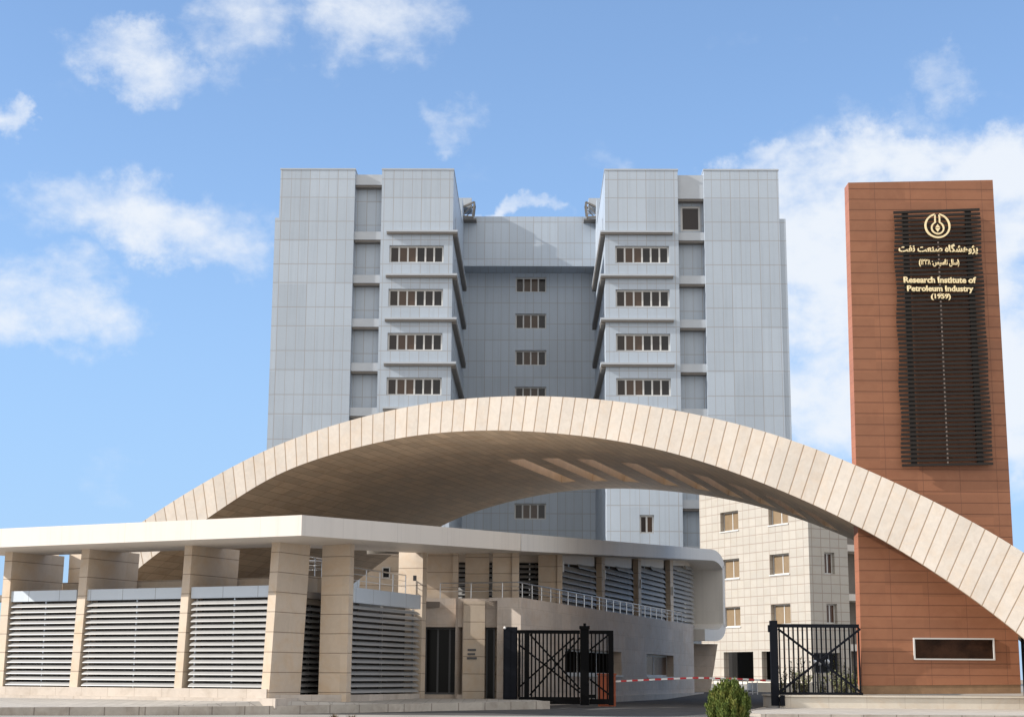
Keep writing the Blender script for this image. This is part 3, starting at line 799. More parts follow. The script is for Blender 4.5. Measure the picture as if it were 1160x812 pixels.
# left and right slab masses, with the lower stepped outer strip
xl0, xl1 = TL(318, 195)[0], TL(402.5, 195)[0]
xr0, xr1 = TL(797, 195)[0], TL(881.5, 195)[0]
WD = 24.0
tbox('wing_wall', xl0, xl1, 0, WD, Z0, zT1, MT['tower'])
tbox('wing_wall', xr0, xr1, 0, WD, Z0, zT1, MT['tower'])
xs0 = TL(311.5, 252, .06)[0]; xs1 = TL(890, 252, .06)[0]
tbox('side_strip', xs0, xl0 + .0, .06, WD - 1, Z0, zSt, MT['tower'])
tbox('side_strip', xr1 - .0, xs1, .06, WD - 1, Z0, zSt, MT['tower'])
for (a, b) in ((xl0, xl1), (xr0, xr1)): tbox('coping', a - .04, b + .04, -.04, WD, zT1 + .003, zT1 + .12, MT['tower_trim'])
# window blocks
xa0, xa1 = TL(433, 195)[0], TL(514, 195)[0]
xb0, xb1 = TL(685, 195)[0], TL(767.5, 195)[0]
wA = [TL(x, 288)[0] for x in (441, 502.5)]; wB = [TL(x, 288)[0] for x in (697, 758)]
zwt, zwb = TL(475, 278)[1], TL(475, 297.5)[1]
smB = [TL(x, 593)[0] for x in (724.5, 741)]; smz = (TL(733, 604)[1], TL(733, 583)[1])
YB = 18.7
for (x0, x1, wn, inner) in ((xa0, xa1, wA, 1), (xb0, xb1, wB, -1)):
    P0, P1 = TP(x0, 0), TP(x1, 0)
    hs = [(wn[0] - x0, wn[1] - x0, zwb - FH * k, zwt - FH * k) for k in range(6)]
    if inner < 0: hs.append((smB[0] - x0, smB[1] - x0, smz[0], smz[1]))
    else: hs.append((4.0, 5.1, smz[0], smz[1]))
    m = MB(); m.wall(P0, P1, Z0, zT1, tfront, hs, .45)
    xi = x1 if inner > 0 else x0; xo = x0 if inner > 0 else x1
    so_ = tx * inner
    sh = [(y_, y_ + .7, zwb - FH * k + .2, zwt - FH * k - .1) for k in range(-1, 6) for y_ in (3.6, 11.2)]
    m.wall(TP(xi, 0), TP(xi, YB + 4), Z0, zT1, so_, sh, .3)
    m.wall(TP(xo, 0), TP(xo, WD), Z0, zT1, -so_)
    m.face([(*TP(x0, 0), zT1), (*TP(x1, 0), zT1), (*TP(x1, WD), zT1), (*TP(x0, WD), zT1)])
    m.build('window_block_wall', MT['tower'], tower)
    tbox('rear_block', x0 + .4 if inner > 0 else x0 + .004, x1 - .004 if inner > 0 else x1 - .4, 15.5, WD - .3, Z0, TL(600, 245.5, YB)[1] + .75, MT['tower'])
    tbox('coping', x0 - .04, x1 + .04, -.04, 15, zT1 + .003, zT1 + .12, MT['tower_trim'])
    for k, h in enumerate(hs):
        if k < 6: window(tower, P0, tx, tfront, h[0], h[1], h[2], h[3], n=6, recess=.30, fw=.13, frame=MT['frame_w'], pane=MT['glass_tower'])
        else: window(tower, P0, tx, tfront, h[0], h[1], h[2], h[3], n=2, recess=.30, fw=.13, frame=MT['frame_w'], pane=MT['glass_tower'])
    for h in sh: window(tower, TP(xi, 0), ty, so_, h[0], h[1], h[2], h[3], n=1, recess=.2, fw=.07, frame=MT['frame_d'], pane=MT['glass_tower'])
    # ledges wrap from the front onto the inner side; each storey below steps out a little
    for k in range(6):
        z = zl[0] - FH * k
        lx0 = TL(438, 263)[0] if inner > 0 else xb0 - .38
        lx1 = xa1 + .38 if inner > 0 else TL(762, 263)[0]
        tbox('ledge', lx0, lx1, -.32, -.003, z - .02, z + .12, MT['tower_trim'])
        tbox('ledge_shade_strip', lx0 + .03, lx1 - .03, -.28, -.004, z - .17, z - .023, MT['tower_dark'])  # dark strip, the ledge's shadow line put into colour
        sx0, sx1 = (xa1 + .003, xa1 + .38) if inner > 0 else (xb0 - .38, xb0 - .003)
        tbox('ledge', sx0, sx1, 0, YB - .5, z - .02, z + .22, MT['tower_trim'])
        tbox('ledge_shade_strip', sx0 + (.0 if inner > 0 else .04), sx1 - (.04 if inner > 0 else 0), 0, YB - .6, z - .30, z - .023, MT['tower_dark'])
# recessed strips with spandrels
for (x0, x1, side) in ((xl1, xa0, 0), (xb1, xr0, 1)):
    YR = 1.1
    w = [TL(x, 248, YR)[0] for x in (771, 793.5)]; wz = (TL(782, 262, YR)[1], TL(782, 233.5, YR)[1])
    hs = [(w[0] - x0 + .0, min(w[1] - x0, x1 - x0 - .1), wz[0], wz[1])] if side else []
    m = MB(); m.wall(TP(x0, YR), TP(x1, YR), Z0, zT2 - .3, tfront, hs, .25); m.build('recess_wall', MT['tower'], tower)
    if side: window(tower, TP(x0, YR), tx, tfront, hs[0][0], hs[0][1], wz[0], wz[1], n=1, recess=.18, fw=.16, frame=MT['frame_w'], pane=MT['glass_tower'])
    pys = [(198, 209.5), (262.5, 271.5)] if not side else [(198, 224.5), (262.5, 271.5)]
    zz = [(TL(415, b, .3)[1], TL(415, a, .3)[1]) for a, b in pys]
    for k in range(1, 9): zz.append((zz[1][0] - FH * k, zz[1][1] - FH * k))
    for (za, zb2) in zz:
        tbox('spandrel', x0 + .003, x1 - .003, .30, YR - .003, za, zb2, MT['tower_trim'])
        tbox('spandrel_shade_strip', x0 + .02, x1 - .02, .40, YR - .01, za - .16, za - .003, MT['tower_dark'])  # dark strip paints the shadow beneath the spandrel
# centre: projecting fascia and the wall set back below it
fz0, fz1 = TL(600, 301.5, YB)[1], TL(600, 245.5, YB)[1]
tbox('centre_fascia', xa1 + .006, xb0 - .006, YB, YB + 5, fz0, fz1, MT['tower'])
YC = YB + 2.6
cw = [TL(x, 323, YC)[0] for x in (584, 619)]
hz = [(TL(600, b, YC)[1], TL(600, a, YC)[1]) for a, b in ((314, 331), (355.3, 372.3), (396.6, 413.8), (438, 455), (570, 588))]
m = MB(); m.wall(TP(xa1, YC), TP(xb0, YC), Z0, fz0 + .05, tfront, [(cw[0] - xa1, cw[1] - xa1, a, b) for a, b in hz], .4); m.build('centre_wall', MT['tower'], tower)
for a, b in hz: window(tower, TP(xa1, YC), tx, tfront, cw[0] - xa1, cw[1] - xa1, a, b, n=4, recess=.28, fw=.12, frame=MT['frame_w'], pane=MT['glass_tower'])
# low spandrel seen at the right edge of the tower under the arch
# window cleaning cradles on the roof edge
for (px, side, lab) in ((522, 1, 'small grey cleaning cradle on the roof edge by the left wing of the tower'), (679, -1, 'small grey cleaning cradle on the roof edge by the right wing of the tower')):
    x, z = TL(px, 246, YB)
    zt_ = fz1
    b = TP(x, YB)
    r = thing('cleaning_cradle', lab, 'cradle', (b.x, b.y, zt_), 'cleaning cradles on the tower roof')
    K_ = .75
    f = lambda a, y, c: Vector((*TP(x + side * a * K_, YB + y), zt_ + c * K_))
    m = MB(); m.prism([TP(x - side * .3, YB - 1), TP(x + side * 1.0, YB - 1), TP(x + side * 1.0, YB + 1.2), TP(x - side * .3, YB + 1.2)], zt_ + .55, zt_ + 1.45); m.build('motor_housing', MT['tower_trim'], r)
    m = MB()
    for y_ in (-1.2, .2):
        m.bar(f(0, y_, -.5), f(0, y_, 1.0), .16); m.bar(f(0, y_, .55), f(1.7, y_, 1.35), .15); m.bar(f(1.7, y_, 1.35), f(1.5, y_, -.55), .15)
        m.bar(f(0, y_, -.45), f(1.5, y_, -.55), .16); m.bar(f(.2, y_, -.4), f(1.4, y_, .9), .07)
    m.bar(f(1.5, -1.2, -.55), f(1.5, .2, -.55), .12); m.bar(f(1.7, -1.2, 1.3), f(1.7, .2, 1.3), .12)
    m.build('frame', MT['tower_dark'], r)
    m = MB(); m.prism([TP(x + side * .3, YB - 1.1), TP(x + side * 1.45, YB - 1.1), TP(x + side * 1.45, YB + .1), TP(x + side * .3, YB + .1)], zt_ - .62, zt_ - .5); m.build('platform', MT['tower_dark'], r)

# ------------------------------------------------------------------ cream building
DCc = 105.0
CC = at(917, 650, DCc); cc = V2(CC.x, CC.y)
eC = V2(-.46, .887).normalized(); nC = V2(-.887, -.46).normalized()
eR = V2(.887, .46).normalized(); nR = V2(.46, -.887).normalized()
cream = thing('tiled_building', 'cream tiled building with tan window blinds right of the tower behind the gates', 'building', (cc.x, cc.y, .7))
cs = lambda px, py: (V2(*onp(px, py, cc, nC)[:2]) - cc).dot(eC)
cz = lambda px, py: onp(px, py, cc, nC).z
rs = lambda px, py: (V2(*onp(px, py, cc, nR)[:2]) - cc).dot(eR)
rz = lambda px, py: onp(px, py, cc, nR).z
zB2 = (cz(883, 650), cz(883, 627)); zB3 = (cz(884.5, 706), cz(884.5, 685)); fh = ((zB2[0] - zB3[0]) + (zB2[1] - zB3[1])) / 2
colB = (cs(894, 638), cs(872, 638)); colA = (cs(837.5, 643), cs(816, 590))
zTop = cz(917, 531)
hs = []
for k in (-1, 0, 1, 2):
    for (a, b) in (colB, colA): hs.append((a, b, zB2[0] + fh * (1 - k) - fh, zB2[1] + fh * (1 - k) - fh))
hs = [(a, b, c, d) for a, b, c, d in hs if d < zTop - .2 and c > 4.0]
gz = cz(836, 738)
gar = [(cs(853.5, 750), cs(820, 750), .5, gz), (cs(880, 750), cs(863, 750), .5, gz)]
gar[1] = (max(.6, gar[1][0]), gar[1][1], .5, gz)
LC = cs(793, 620)
m = MB(); m.wall(cc, cc + eC * LC, .3, zTop, nC, hs + gar, .42)
rwin = [(rs(934, 637), rs(945.5, 637), rz(940, 650), rz(940, 625.5)), (rs(936.5, 694), rs(948.5, 694), rz(942, 706), rz(942, 683.5)), (rs(932, 590), rs(943.5, 590), rz(938, 592), rz(938, 569)),
        (rs(922, 752), rs(952, 752), rz(938, 762), rz(938, 739))]
rend = rs(961, 650)
m.wall(cc, cc + eR * rend, .3, zTop, nR, rwin, .42)
m.wall(cc + eR * rend, cc + eR * rend - nR * 2.2, .3, zTop, eR)
m.face([(*cc, zTop), (*(cc + eR * rend), zTop), (*(cc + eR * rend + eC * LC), zTop), (*(cc + eC * LC), zTop)])
m.build('wall', MT['cream'], cream)
for h in hs: window(cream, cc, eC, nC, h[0], h[1], h[2], h[3], n=2, recess=.34, fw=.075, frame=MT['frame_w'], pane=MT['blind'])
for h in rwin[:3]: window(cream, cc, eR, nR, h[0], h[1], h[2], h[3], n=2, recess=.30, fw=.09, frame=MT['frame_w'], pane=MT['brown_glass'])
window(cream, cc, eR, nR, *rwin[3], n=3, recess=.3, fw=.08, frame=MT['frame_d'], pane=MT['glass'])
for (a, b, c, d) in gar:
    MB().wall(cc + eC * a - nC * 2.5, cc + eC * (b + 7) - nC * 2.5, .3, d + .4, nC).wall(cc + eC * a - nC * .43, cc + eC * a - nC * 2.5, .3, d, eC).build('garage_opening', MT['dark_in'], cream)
for h in hs:
    m = MB(); m.box(cc + eC * (h[0] + h[1]) / 2 + nC * .01, eC, nC, (h[1] - h[0]) / 2 + .05, .05, h[2] - .09, h[2] - .004); m.build('sill', MT['frame_w'], cream)
rb = cc + eR * rend - nR * 2.2
m = MB(); m.wall(rb, rb + eR * 9, .3, zTop, nR); m.build('recessed_wall', MT['inner'], cream)
for py in (620, 676, 733):
    z = rz(966, py)
    a = cc + eR * (rend + .003) - nR * .25; b = a + eR * 9
    MB().prism([a, b, b - nR * 1.9, a - nR * 1.9], z - .22, z + .22).build('balcony_slab', MT['white_metal'], cream)
a = cc + nC * .9 + eC * 0; b = cc + eC * LC + nC * .9
MB().prism([cc + nR * .9 + nC * .9, b, b - nC * .88, cc - nC * .02 + nR * .02], .3, .98).build('base_step', MT['white_stone'], cream)

# ------------------------------------------------------------------ sign pylon
pTL, pTR = at(961, 207, 58.2), at(1124.5, 204, 58.2)
pBL, pBR = at(977, 786, 58.2), at(1157, 785, 58.2)
pyl = thing('sign_pylon', 'tall terracotta clad pylon carrying a dark slatted sign with gold lettering', 'sign', (pBL.x + 2.9, 58.3, .55))
pe = (V2(pBR.x, pBR.y) - V2(pBL.x, pBL.y)).normalized(); pn = V2(pe.y, -pe.x)
dv = Vector((-pn.x, -pn.y, 0)) * .72
zb0 = at(977, 776, 58.4).z
fr = lambda a, b, t: a + (b - a) * t
tt = (zb0 - pBL.z) / (pTL.z - pBL.z)
mL, mR = fr(pBL, pTL, tt), fr(pBR, pTR, tt)
m = MB()
m.face([mL, mR, pTR, pTL]); m.face([mR + dv, mL + dv, pTL + dv, pTR + dv]); m.face([pTL, pTR, pTR + dv, pTL + dv]); m.face([mR, mR + dv, pTR + dv, pTR])
m.face([mL + dv, mL, pTL, pTL + dv], mi=1)
m.build('body', [MT['terracotta'], MT['terracotta_sunlit']], pyl)
i4 = dv * .04
MB().loft([pBL + i4, pBR + i4, pBR + dv * .96, pBL + dv * .96], [mL + i4, mR + i4, mR + dv * .96, mL + dv * .96]).build('base_course', MT['brown_base'], pyl)
pp = V2(pBL.x, pBL.y)
def PY(px, py, d=0.0):                    # on the pylon's face, d in front of it
    return onp(px, py, pp + pn * d, pn)
# framed dark window at the foot
q = [PY(1034, 722), PY(1125.5, 722.5), PY(1125.5, 747.5), PY(1034, 747.5)]
x0, x1, za, zb2 = q[0], q[1], q[2].z, q[0].z
w0 = (V2(x0.x, x0.y) - pp).dot(pe); w1 = (V2(x1.x, x1.y) - pp).dot(pe)
m = MB(); fwid = .05
for (a, b, c, d) in ((w0, w1, zb2 - fwid, zb2), (w0, w1, za, za + fwid), (w0, w0 + fwid, za + fwid, zb2 - fwid), (w1 - fwid, w1, za + fwid, zb2 - fwid)):
    m.box(pp + pe * (a + b) / 2 + pn * .035, pe, pn, (b - a) / 2, .035 + .02, c, d)
wf = m.build('window', MT['frame_w'], pyl)
MB().box(pp + pe * (w0 + w1) / 2 + pn * .015, pe, pn, (w1 - w0) / 2 - fwid * .9, .012, za + fwid * .9, zb2 - fwid * .9).build('pane', plain('bronze_glass', (.030, .014, .008), .3, spec=.08, var=.6, scale=1.6), wf)
# slatted sign
gTL, gTR, gBL, gBR = PY(1012, 241, .22), PY(1109.5, 237.5, .22), PY(1022, 527, .22), PY(1125, 525, .22)
m = MB(); NSL = 60
for i in range(NSL):
    t = i / (NSL - 1); a, b = fr(gTL, gBL, t), fr(gTR, gBR, t); j = .03 * math.sin(i * 12.9898)
    m.bar(a + Vector((j, 0, 0)), b + Vector((j * .6, 0, 0)), .07, .088)
gr = m.build('slatted_panel', MT['grille'], pyl)
m = MB()
for s in (.14, .87):
    a, b = fr(gTL, gTR, s), fr(gBL, gBR, s); bk = Vector((-pn.x, -pn.y, 0)) * .11
    m.bar(a + bk, b + bk, .22, .12)
m.build('support_rail', MT['grille'], gr)
m = MB()
for i in range(3, NSL - 1):
    t = (i + .5) / (NSL - 1); a = fr(fr(gTL, gTR, .505), fr(gBL, gBR, .505), t) + Vector((-pn.x, -pn.y, 0)) * .04
    m.box((a.x, a.y), pe, pn, .028, .03, a.z - .030, a.z + .030)
m.build('clip', MT['clip'], gr)
# lettering and emblem
def text_mesh(body, bold, sx=1.0):
    c = bpy.data.curves.new('lettering', 'FONT'); c.body = body; c.offset = bold; c.extrude = .05; c.resolution_u = 3
    c.size = 1.0
    o = bpy.data.objects.new('lettering', c); COL.objects.link(o)
    dg = bpy.context.evaluated_depsgraph_get(); me = bpy.data.meshes.new_from_object(o.evaluated_get(dg))
    bpy.data.objects.remove(o); bpy.data.curves.remove(c)
    return me
def lettering(body, box, bold=.02, name='lettering', label=None):
    (xa, ya, xb, yb) = box                # pixel box on the sign: left, top, right, bottom
    me = text_mesh(body, bold)
    xs = [v.co.x for v in me.vertices]; ys = [v.co.y for v in me.vertices]
    x0_, x1_, y0_, y1_ = min(xs), max(xs), min(ys), max(ys)
    off = root_loc(pyl)
    sl = -.022                            # rows rise slightly to the right in the photo through perspective only
    TLp, TRp = PY(xa, ya, .30), PY(xb, ya + sl * (xb - xa), .30); BLp = PY(xa, yb, .30)
    ex = Vector((pe.x, pe.y, 0)) * (TRp - TLp).length; ey = Vector((0, 0, TLp.z - BLp.z))
    nn_ = Vector((pn.x, pn.y, 0)); org = PY(xa, yb, .30)
    for v in me.vertices:
        a, b, c = (v.co.x - x0_) / (x1_ - x0_), (v.co.y - y0_) / (y1_ - y0_), v.co.z
        v.co = org + ex * a + ey * b + nn_ * (c * .6) - off
    me.materials.clear(); me.materials.append(MT['gold'])
    o = bpy.data.objects.new(name, me); COL.objects.link(o); o.parent = pyl
    if label: o['label'] = label
    return o
w1_ = '\uFEE9\uFE8E\uFB95\uFEB8\uFEEB\uFEED\uFB8B\uFB58'; w2_ = '\uFE96\uFECC\uFEE8\uFEBB'; w3_ = '\uFE96\uFED4\uFEE7'
lettering(w3_ + ' ' + w2_ + ' ' + w1_, (1018.5, 276, 1107.5, 288.5), .020, label='large gold Persian lettering')
lettering('(\u06F1\u06F3\u06F3\u06F8 :' + '\uFEB2\uFBFF\uFEB3\uFE8E\uFE97' + ' ' + '\uFEDD\uFE8E\uFEB3' + ')', (1041.5, 293.5, 1086.5, 302), .010, label='small gold Persian line in brackets')
lettering('Research Institute of', (1024, 313.5, 1105.5, 320.5), .028, label='gold English lettering, first line')
lettering('Petroleum Industry', (1028, 323.5, 1102.5, 332.0), .028, label='gold English lettering, second line')
lettering('(1959)', (1055, 332.8, 1077, 340), .028, label='gold year in brackets')
def emblem():
    m = MB(); c = PY(1062, 256, .30); e = Vector((pe.x, pe.y, 0)); u = Vector((0, 0, 1)); n = Vector((pn.x, pn.y, 0))
    k = 58.2 / FPX                       # metres per photo pixel there
    def strip(pts, w, closed=False):
        P = [c + e * (x * k) + u * (y * k) for x, y in pts]
        for i in range(len(pts) - 1):
            x0, y0 = pts[i]; x1, y1 = pts[i + 1]
            a0 = pts[max(i - 1, 0)]; b1 = pts[min(i + 2, len(pts) - 1)]
            def nrm(p, q):
                d = math.hypot(q[0] - p[0], q[1] - p[1]); return ((q[1] - p[1]) / d, -(q[0] - p[0]) / d)
            n0 = nrm(a0, (x1, y1)); n1 = nrm((x0, y0), b1)
            q = [(x0 + n0[0] * w / 2, y0 + n0[1] * w / 2), (x1 + n1[0] * w / 2, y1 + n1[1] * w / 2), (x1 - n1[0] * w / 2, y1 - n1[1] * w / 2), (x0 - n0[0] * w / 2, y0 - n0[1] * w / 2)]
            q3 = [c + e * (x * k) + u * (y * k) for x, y in q]
            m.face([p + n * .03 for p in q3]); m.face([p - n * .03 for p in reversed(q3)])
            for i_ in range(4):
                j_ = (i_ + 1) % 4; m.face([q3[i_] - n * .03, q3[j_] - n * .03, q3[j_] + n * .03, q3[i_] + n * .03])
    R1 = 14.0
    a0 = math.acos(2.6 / R1)
    out = [(R1 * math.cos(a0 - t * (math.pi + 2 * a0)), R1 * math.sin(a0 - t * (math.pi + 2 * a0))) for t in [i / 48 for i in range(49)]]
    strip(out, 2.0)
    r2, cy = 7.0, -2.6; b0 = math.acos(2.6 / r2)
    fl = [(2.6, 13.4), (2.6, cy + r2 * math.sin(b0))] + [(r2 * math.cos(b0 - t * (math.pi + 2 * b0)), cy + r2 * math.sin(b0 - t * (math.pi + 2 * b0))) for t in [i / 36 for i in range(1, 36)]] + [(-2.6, cy + r2 * math.sin(b0)), (-2.6, 13.4)]
    strip(fl, 1.7)
    for s in (1, -1):
        d = [(-2.8, cy + s * .35), (2.8, cy + s * .35), (0, cy + s * 4.6)]
        q3 = [c + e * (x * k) + u * (y * k) for x, y in d]
        if s < 0: q3.reverse()
        m.face([p + n * .03 for p in q3])
        for i_ in range(3):
            j_ = (i_ + 1) % 3; m.face([q3[i_] - n * .03, q3[j_] - n * .03, q3[j_] + n * .03, q3[i_] + n * .03])
    return m.build('emblem', MT['gold'], pyl)
emblem()

# ------------------------------------------------------------------ kerbs, paving, plinth

def strip_kerb(label, path, w, ztops, inward):
    m = MB(); i = Vector(inward[:2]).normalized() * w
    for (a, za), (b, zb_) in zip(zip(path, ztops), list(zip(path, ztops))[1:]):
        f = [a, b, b + i, a + i]; zz = [za, zb_, zb_, za]
        c = f + []
        m.loft([(p.x, p.y, -.1) for p in f], [(p.x, p.y, z) for p, z in zip(f, zz)])
    return tag(m.build('kerb', MT['kerb']), kind='structure')
kp = [V2(-42, 40.5)] + [V2(*at(px, py, D)[:2]) for px, py, D in ((0, 808, 47.5), (160, 807, 48.4), (300, 805.5, 49.8), (450, 803.5, 52.0), (623, 801, 55.0))]
kz = [.22, .237, .26, .28, .325, .40]
strip_kerb('', kp, .3, kz, (-.35, .94))
m = MB()
bl = [EL + dL * 26 + nL * .2, EL + nL * .2, PC + nL * .2, V2(-5.6, 51.9), V2(-3.3, 57.2), V2(X(594), 57.6)]
bl = [bl[0], bl[1], PC + dL * 5, PC + V2(.2, -.2), V2(-3.3, 57.0), V2(X(596), 58.0)]
for k in range(5):
    a, b = kp[k] + V2(-.1, .28), kp[k + 1] + V2(-.1, .28); c, d = bl[k + 1], bl[k]
    m.face([(a.x, a.y, kz[k] - .012), (b.x, b.y, kz[k + 1] - .012), (c.x, c.y, .43), (d.x, d.y, .43)])
e_ = kp[5]
m.face([(e_.x - .1, e_.y + .28, .39), (e_.x + .12, e_.y + .1, .38), (X(600), 58.0, .2), (bl[5].x, bl[5].y, .43)])
tag(m.build('pavement', MT['paving']), kind='structure')
# low step along the left facade
m = MB(); a, b = EL + dL * 14 + nL * 1.0, V2(*at(312, 790, 49.9)[:2])
m.prism([a, b, b + inL * 1.3, a + inL * 1.3], .2, .50)
st = m.build('facade_step', MT['base_stone']); tag(st, 'long pale stone step at the foot of the left louvred facade', 'step')
# right pavement with its kerb
px0 = at(850, 806, 49.8).x; px1 = at(872, 800, 57).x
kr = [V2(px1 - .2, 57.4), V2(px0 + .35, 53), V2(px0 + .02, 50.6), V2(px0 + .35, 50.0), V2(60, 49.2)]
strip_kerb('', kr, .28, [.2, .16, .135, .125, .125], (.55, .83))
m = MB()
m.face([(kr[3].x + .1, 50.2, .12), (60, 49.4, .12), (60, 57.8, .14), (kr[0].x + .15, 57.8, .18), (kr[1].x + .15, 53, .15), (kr[2].x + .15, 50.6, .128)])
tag(m.build('pavement', MT['paving']), kind='structure')
PZ = at(930, 787, 57.6).z
plx = at(884, 795, 57.6).x
m = MB(); m.prism([(plx, 57.6), (48, 57.4), (48, 61.5), (plx, 61.5)], .0, PZ - .07)
pw = thing('plinth_wall', 'low pale stone wall below the railing fence and the terracotta pylon', 'wall', (plx + 2, 59, .1))
m.build('wall_block', MT['white_stone'], pw)
MB().prism([(plx - .05, 57.54), (48, 57.34), (48, 61.5), (plx - .05, 61.5)], PZ - .062, PZ - .004).build('coping', MT['white_stone'], pw)

# ------------------------------------------------------------------ fences and gates
def bars_panel(root, D, xs0, xs1, z0, z1, n, w=.035, mat=None):
    for i in range(n):
        x = xs0 + (xs1 - xs0) * (i + .5) / n
        MB().prism([(x - w / 2, D - w / 2), (x + w / 2, D - w / 2), (x + w / 2, D + w / 2), (x - w / 2, D + w / 2)], z0, z1).build('bar', mat, root)
def rbox(root, name, x0, x1, D, hd, z0, z1, mat):
    return MB().prism([(x0, D - hd), (x1, D - hd), (x1, D + hd), (x0, D + hd)], z0, z1).build(name, mat, root)
GD = 57.0
gx = lambda px: at(px, 755, GD).x
gz_ = lambda py: at(640, py, GD).z
NV, BK = MT['navy_steel'], MT['black_steel']
g1 = thing('metal_gate', 'wide black barred gate leaf with crossed braces between the charcoal cabinet and the gate post', 'gate', (gx(622), GD, .15), 'black gate leaves')
rbox(g1, 'top_rail', gx(586), gx(657), GD, .05, gz_(717.5), gz_(713.5), BK)
rbox(g1, 'bottom_rail', gx(588), gx(657), GD, .06, gz_(797), gz_(789), BK)
rbox(g1, 'stile', gx(594), gx(599.5), GD, .07, gz_(789), gz_(717.3), BK)
rbox(g1, 'stile', gx(587), gx(589.5), GD, .05, gz_(789), gz_(717.3), BK)
bars_panel(g1, GD, gx(600), gx(657), gz_(789.2), gz_(717.2), 13, .055, BK)
bars_panel(g1, GD, gx(589.5), gx(594), gz_(789.2), gz_(717.2), 1, .04, BK)
def brace(root, D, a, b, w=.06, mat=None, dy=-.06):
    p, q_ = at(a[0], a[1], D), at(b[0], b[1], D); o = Vector((0, dy, 0))
    MB().bar(p + o, q_ + o, w).build('brace', mat or BK, root)
for a, b in (((600, 718), (657, 780)), ((600, 787), (657, 722)), ((588, 730), (657, 784)), ((588, 778), (650, 722))): brace(g1, GD, a, b)
gp = thing('gate_post', 'thick black gate post with a small finial between the two barred leaves', 'post', (gx(662), GD, .15))
rbox(gp, 'shaft', gx(657.5), gx(667), GD, .15, gz_(798), gz_(712), BK)
rbox(gp, 'cap', gx(656.5), gx(668), GD, .18, gz_(712) + .002, gz_(708.5), BK)
rbox(gp, 'finial', gx(661), gx(664), GD, .05, gz_(708.5) + .002, gz_(705.5), BK)
rbox(gp, 'latch_box', gx(667.2), gx(674), GD, .1, gz_(790), gz_(786), BK)
g2 = thing('metal_gate', 'narrow black barred gate leaf in front of the orange barrier cabinet', 'gate', (gx(681), GD, .15), 'black gate leaves')
rbox(g2, 'top_rail', gx(667.5), gx(689), GD, .05, gz_(717.5), gz_(713.5), BK)
rbox(g2, 'bottom_rail', gx(667.5), gx(689), GD, .06, gz_(797), gz_(791), BK)
rbox(g2, 'stile', gx(689.2), gx(695), GD, .08, gz_(798), gz_(713.5), BK)
bars_panel(g2, GD, gx(668), gx(690), gz_(791), gz_(717.2), 5, .045, BK)
brace(g2, GD, (668, 736), (690, 718)); brace(g2, GD, (668, 769), (690, 786))
gc = thing('gate_cabinet', 'tall charcoal steel gate cabinet beside the guardhouse entrance', 'cabinet', (gx(579), 57.2, .15))
rbox(gc, 'body', gx(570), gx(586), 57.4, .3, .1, gz_(710), NV)
rbox(gc, 'front_panel', gx(572), gx(578), 57.08, .015, gz_(790), gz_(713), NV)
rbox(gc, 'front_panel', gx(579), gx(585), 57.08, .015, gz_(790), gz_(713), NV)
MB().sphere((gx(571.5), 57.05, gz_(711)), .05, 8, 6).build('indicator_lamp', MT['white'], gc)
# right fence on the plinth
RDD = 57.9
fx = lambda px: at(px, 745, RDD).x
fz = lambda py: at(920, py, RDD).z
f1 = thing('steel_fence', 'dark barred fence with crossed braces standing on the low wall left of the pylon', 'fence', (fx(925), RDD, .5), 'dark steel fences by the pylon')
rbox(f1, 'post', fx(872.5), fx(880.5), RDD - .1, .13, fz(799), fz(703), NV)
rbox(f1, 'hinge', fx(870.5), fx(872.4), RDD - .1, .1, fz(716), fz(708), NV)
rbox(f1, 'post_foot', fx(880.6), fx(885.5), RDD - .4, .08, fz(799), fz(787), NV)
rbox(f1, 'top_rail', fx(880.6), fx(974), RDD, .06, fz(710.5), fz(706.5), NV)
rbox(f1, 'bottom_rail', fx(882), fx(976), RDD, .05, PZ + .01, PZ + .10, NV)
bars_panel(f1, RDD, fx(880.7), fx(976), PZ + .10, fz(710.4), 18, .05, NV)
for a, b in (((881, 712), (974, 783)), ((882, 784), (974, 712))): brace(f1, RDD, a, b, .075, NV)
f2 = thing('steel_fence', 'dark barred fence at the right edge beyond the terracotta pylon', 'fence', (20.2, 58.6, .5), 'dark steel fences by the pylon')
rbox(f2, 'post', at(1157.5, 745, 58.6).x + .02, at(1160.5, 745, 58.6).x, 58.6, .08, PZ, at(1158, 706, 58.6).z, NV)
x0 = at(1161, 745, 58.6).x
rbox(f2, 'top_rail', x0, x0 + 5, 58.6, .05, at(1158, 713, 58.6).z, at(1158, 709, 58.6).z, NV)
rbox(f2, 'bottom_rail', x0, x0 + 5, 58.6, .05, PZ + .01, PZ + .1, NV)
bars_panel(f2, 58.6, x0, x0 + 5, PZ + .1, at(1158, 713, 58.6).z, 22, .05, NV)

# ------------------------------------------------------------------ barrier, rail, lamps
BD = 60.0
bt = thing('boom_barrier', 'orange barrier cabinet with a red and white striped arm across the driveway', 'barrier', (at(686, 790, BD).x, BD, .15))
bxa, bxb = at(677.5, 780, BD).x, at(697, 780, BD).x
zt0, zb0_ = at(686, 764.5, BD).z, .13
rbox(bt, 'cabinet', bxa, bxb, BD, .28, zb0_, zt0, MT['orange'])
rbox(bt, 'lid', bxa - .03, bxb + .03, BD, .31, zt0 + .003, zt0 + .07, MT['orange'])
rbox(bt, 'door_panel', bxa + .06, bxb - .06, BD - .295, .012, zb0_ + .08, zt0 - .1, MT['orange'])
path = [(697, 771.3), (740, 769.2), (788, 767.2), (830, 768.2), (874, 770.6)]
def path_at(t):
    t *= 4; i = min(int(t), 3); f = t - i
    a, b = path[i], path[i + 1]; return at(a[0] + (b[0] - a[0]) * f, a[1] + (b[1] - a[1]) * f, BD)
m = MB(); NSEG = 27
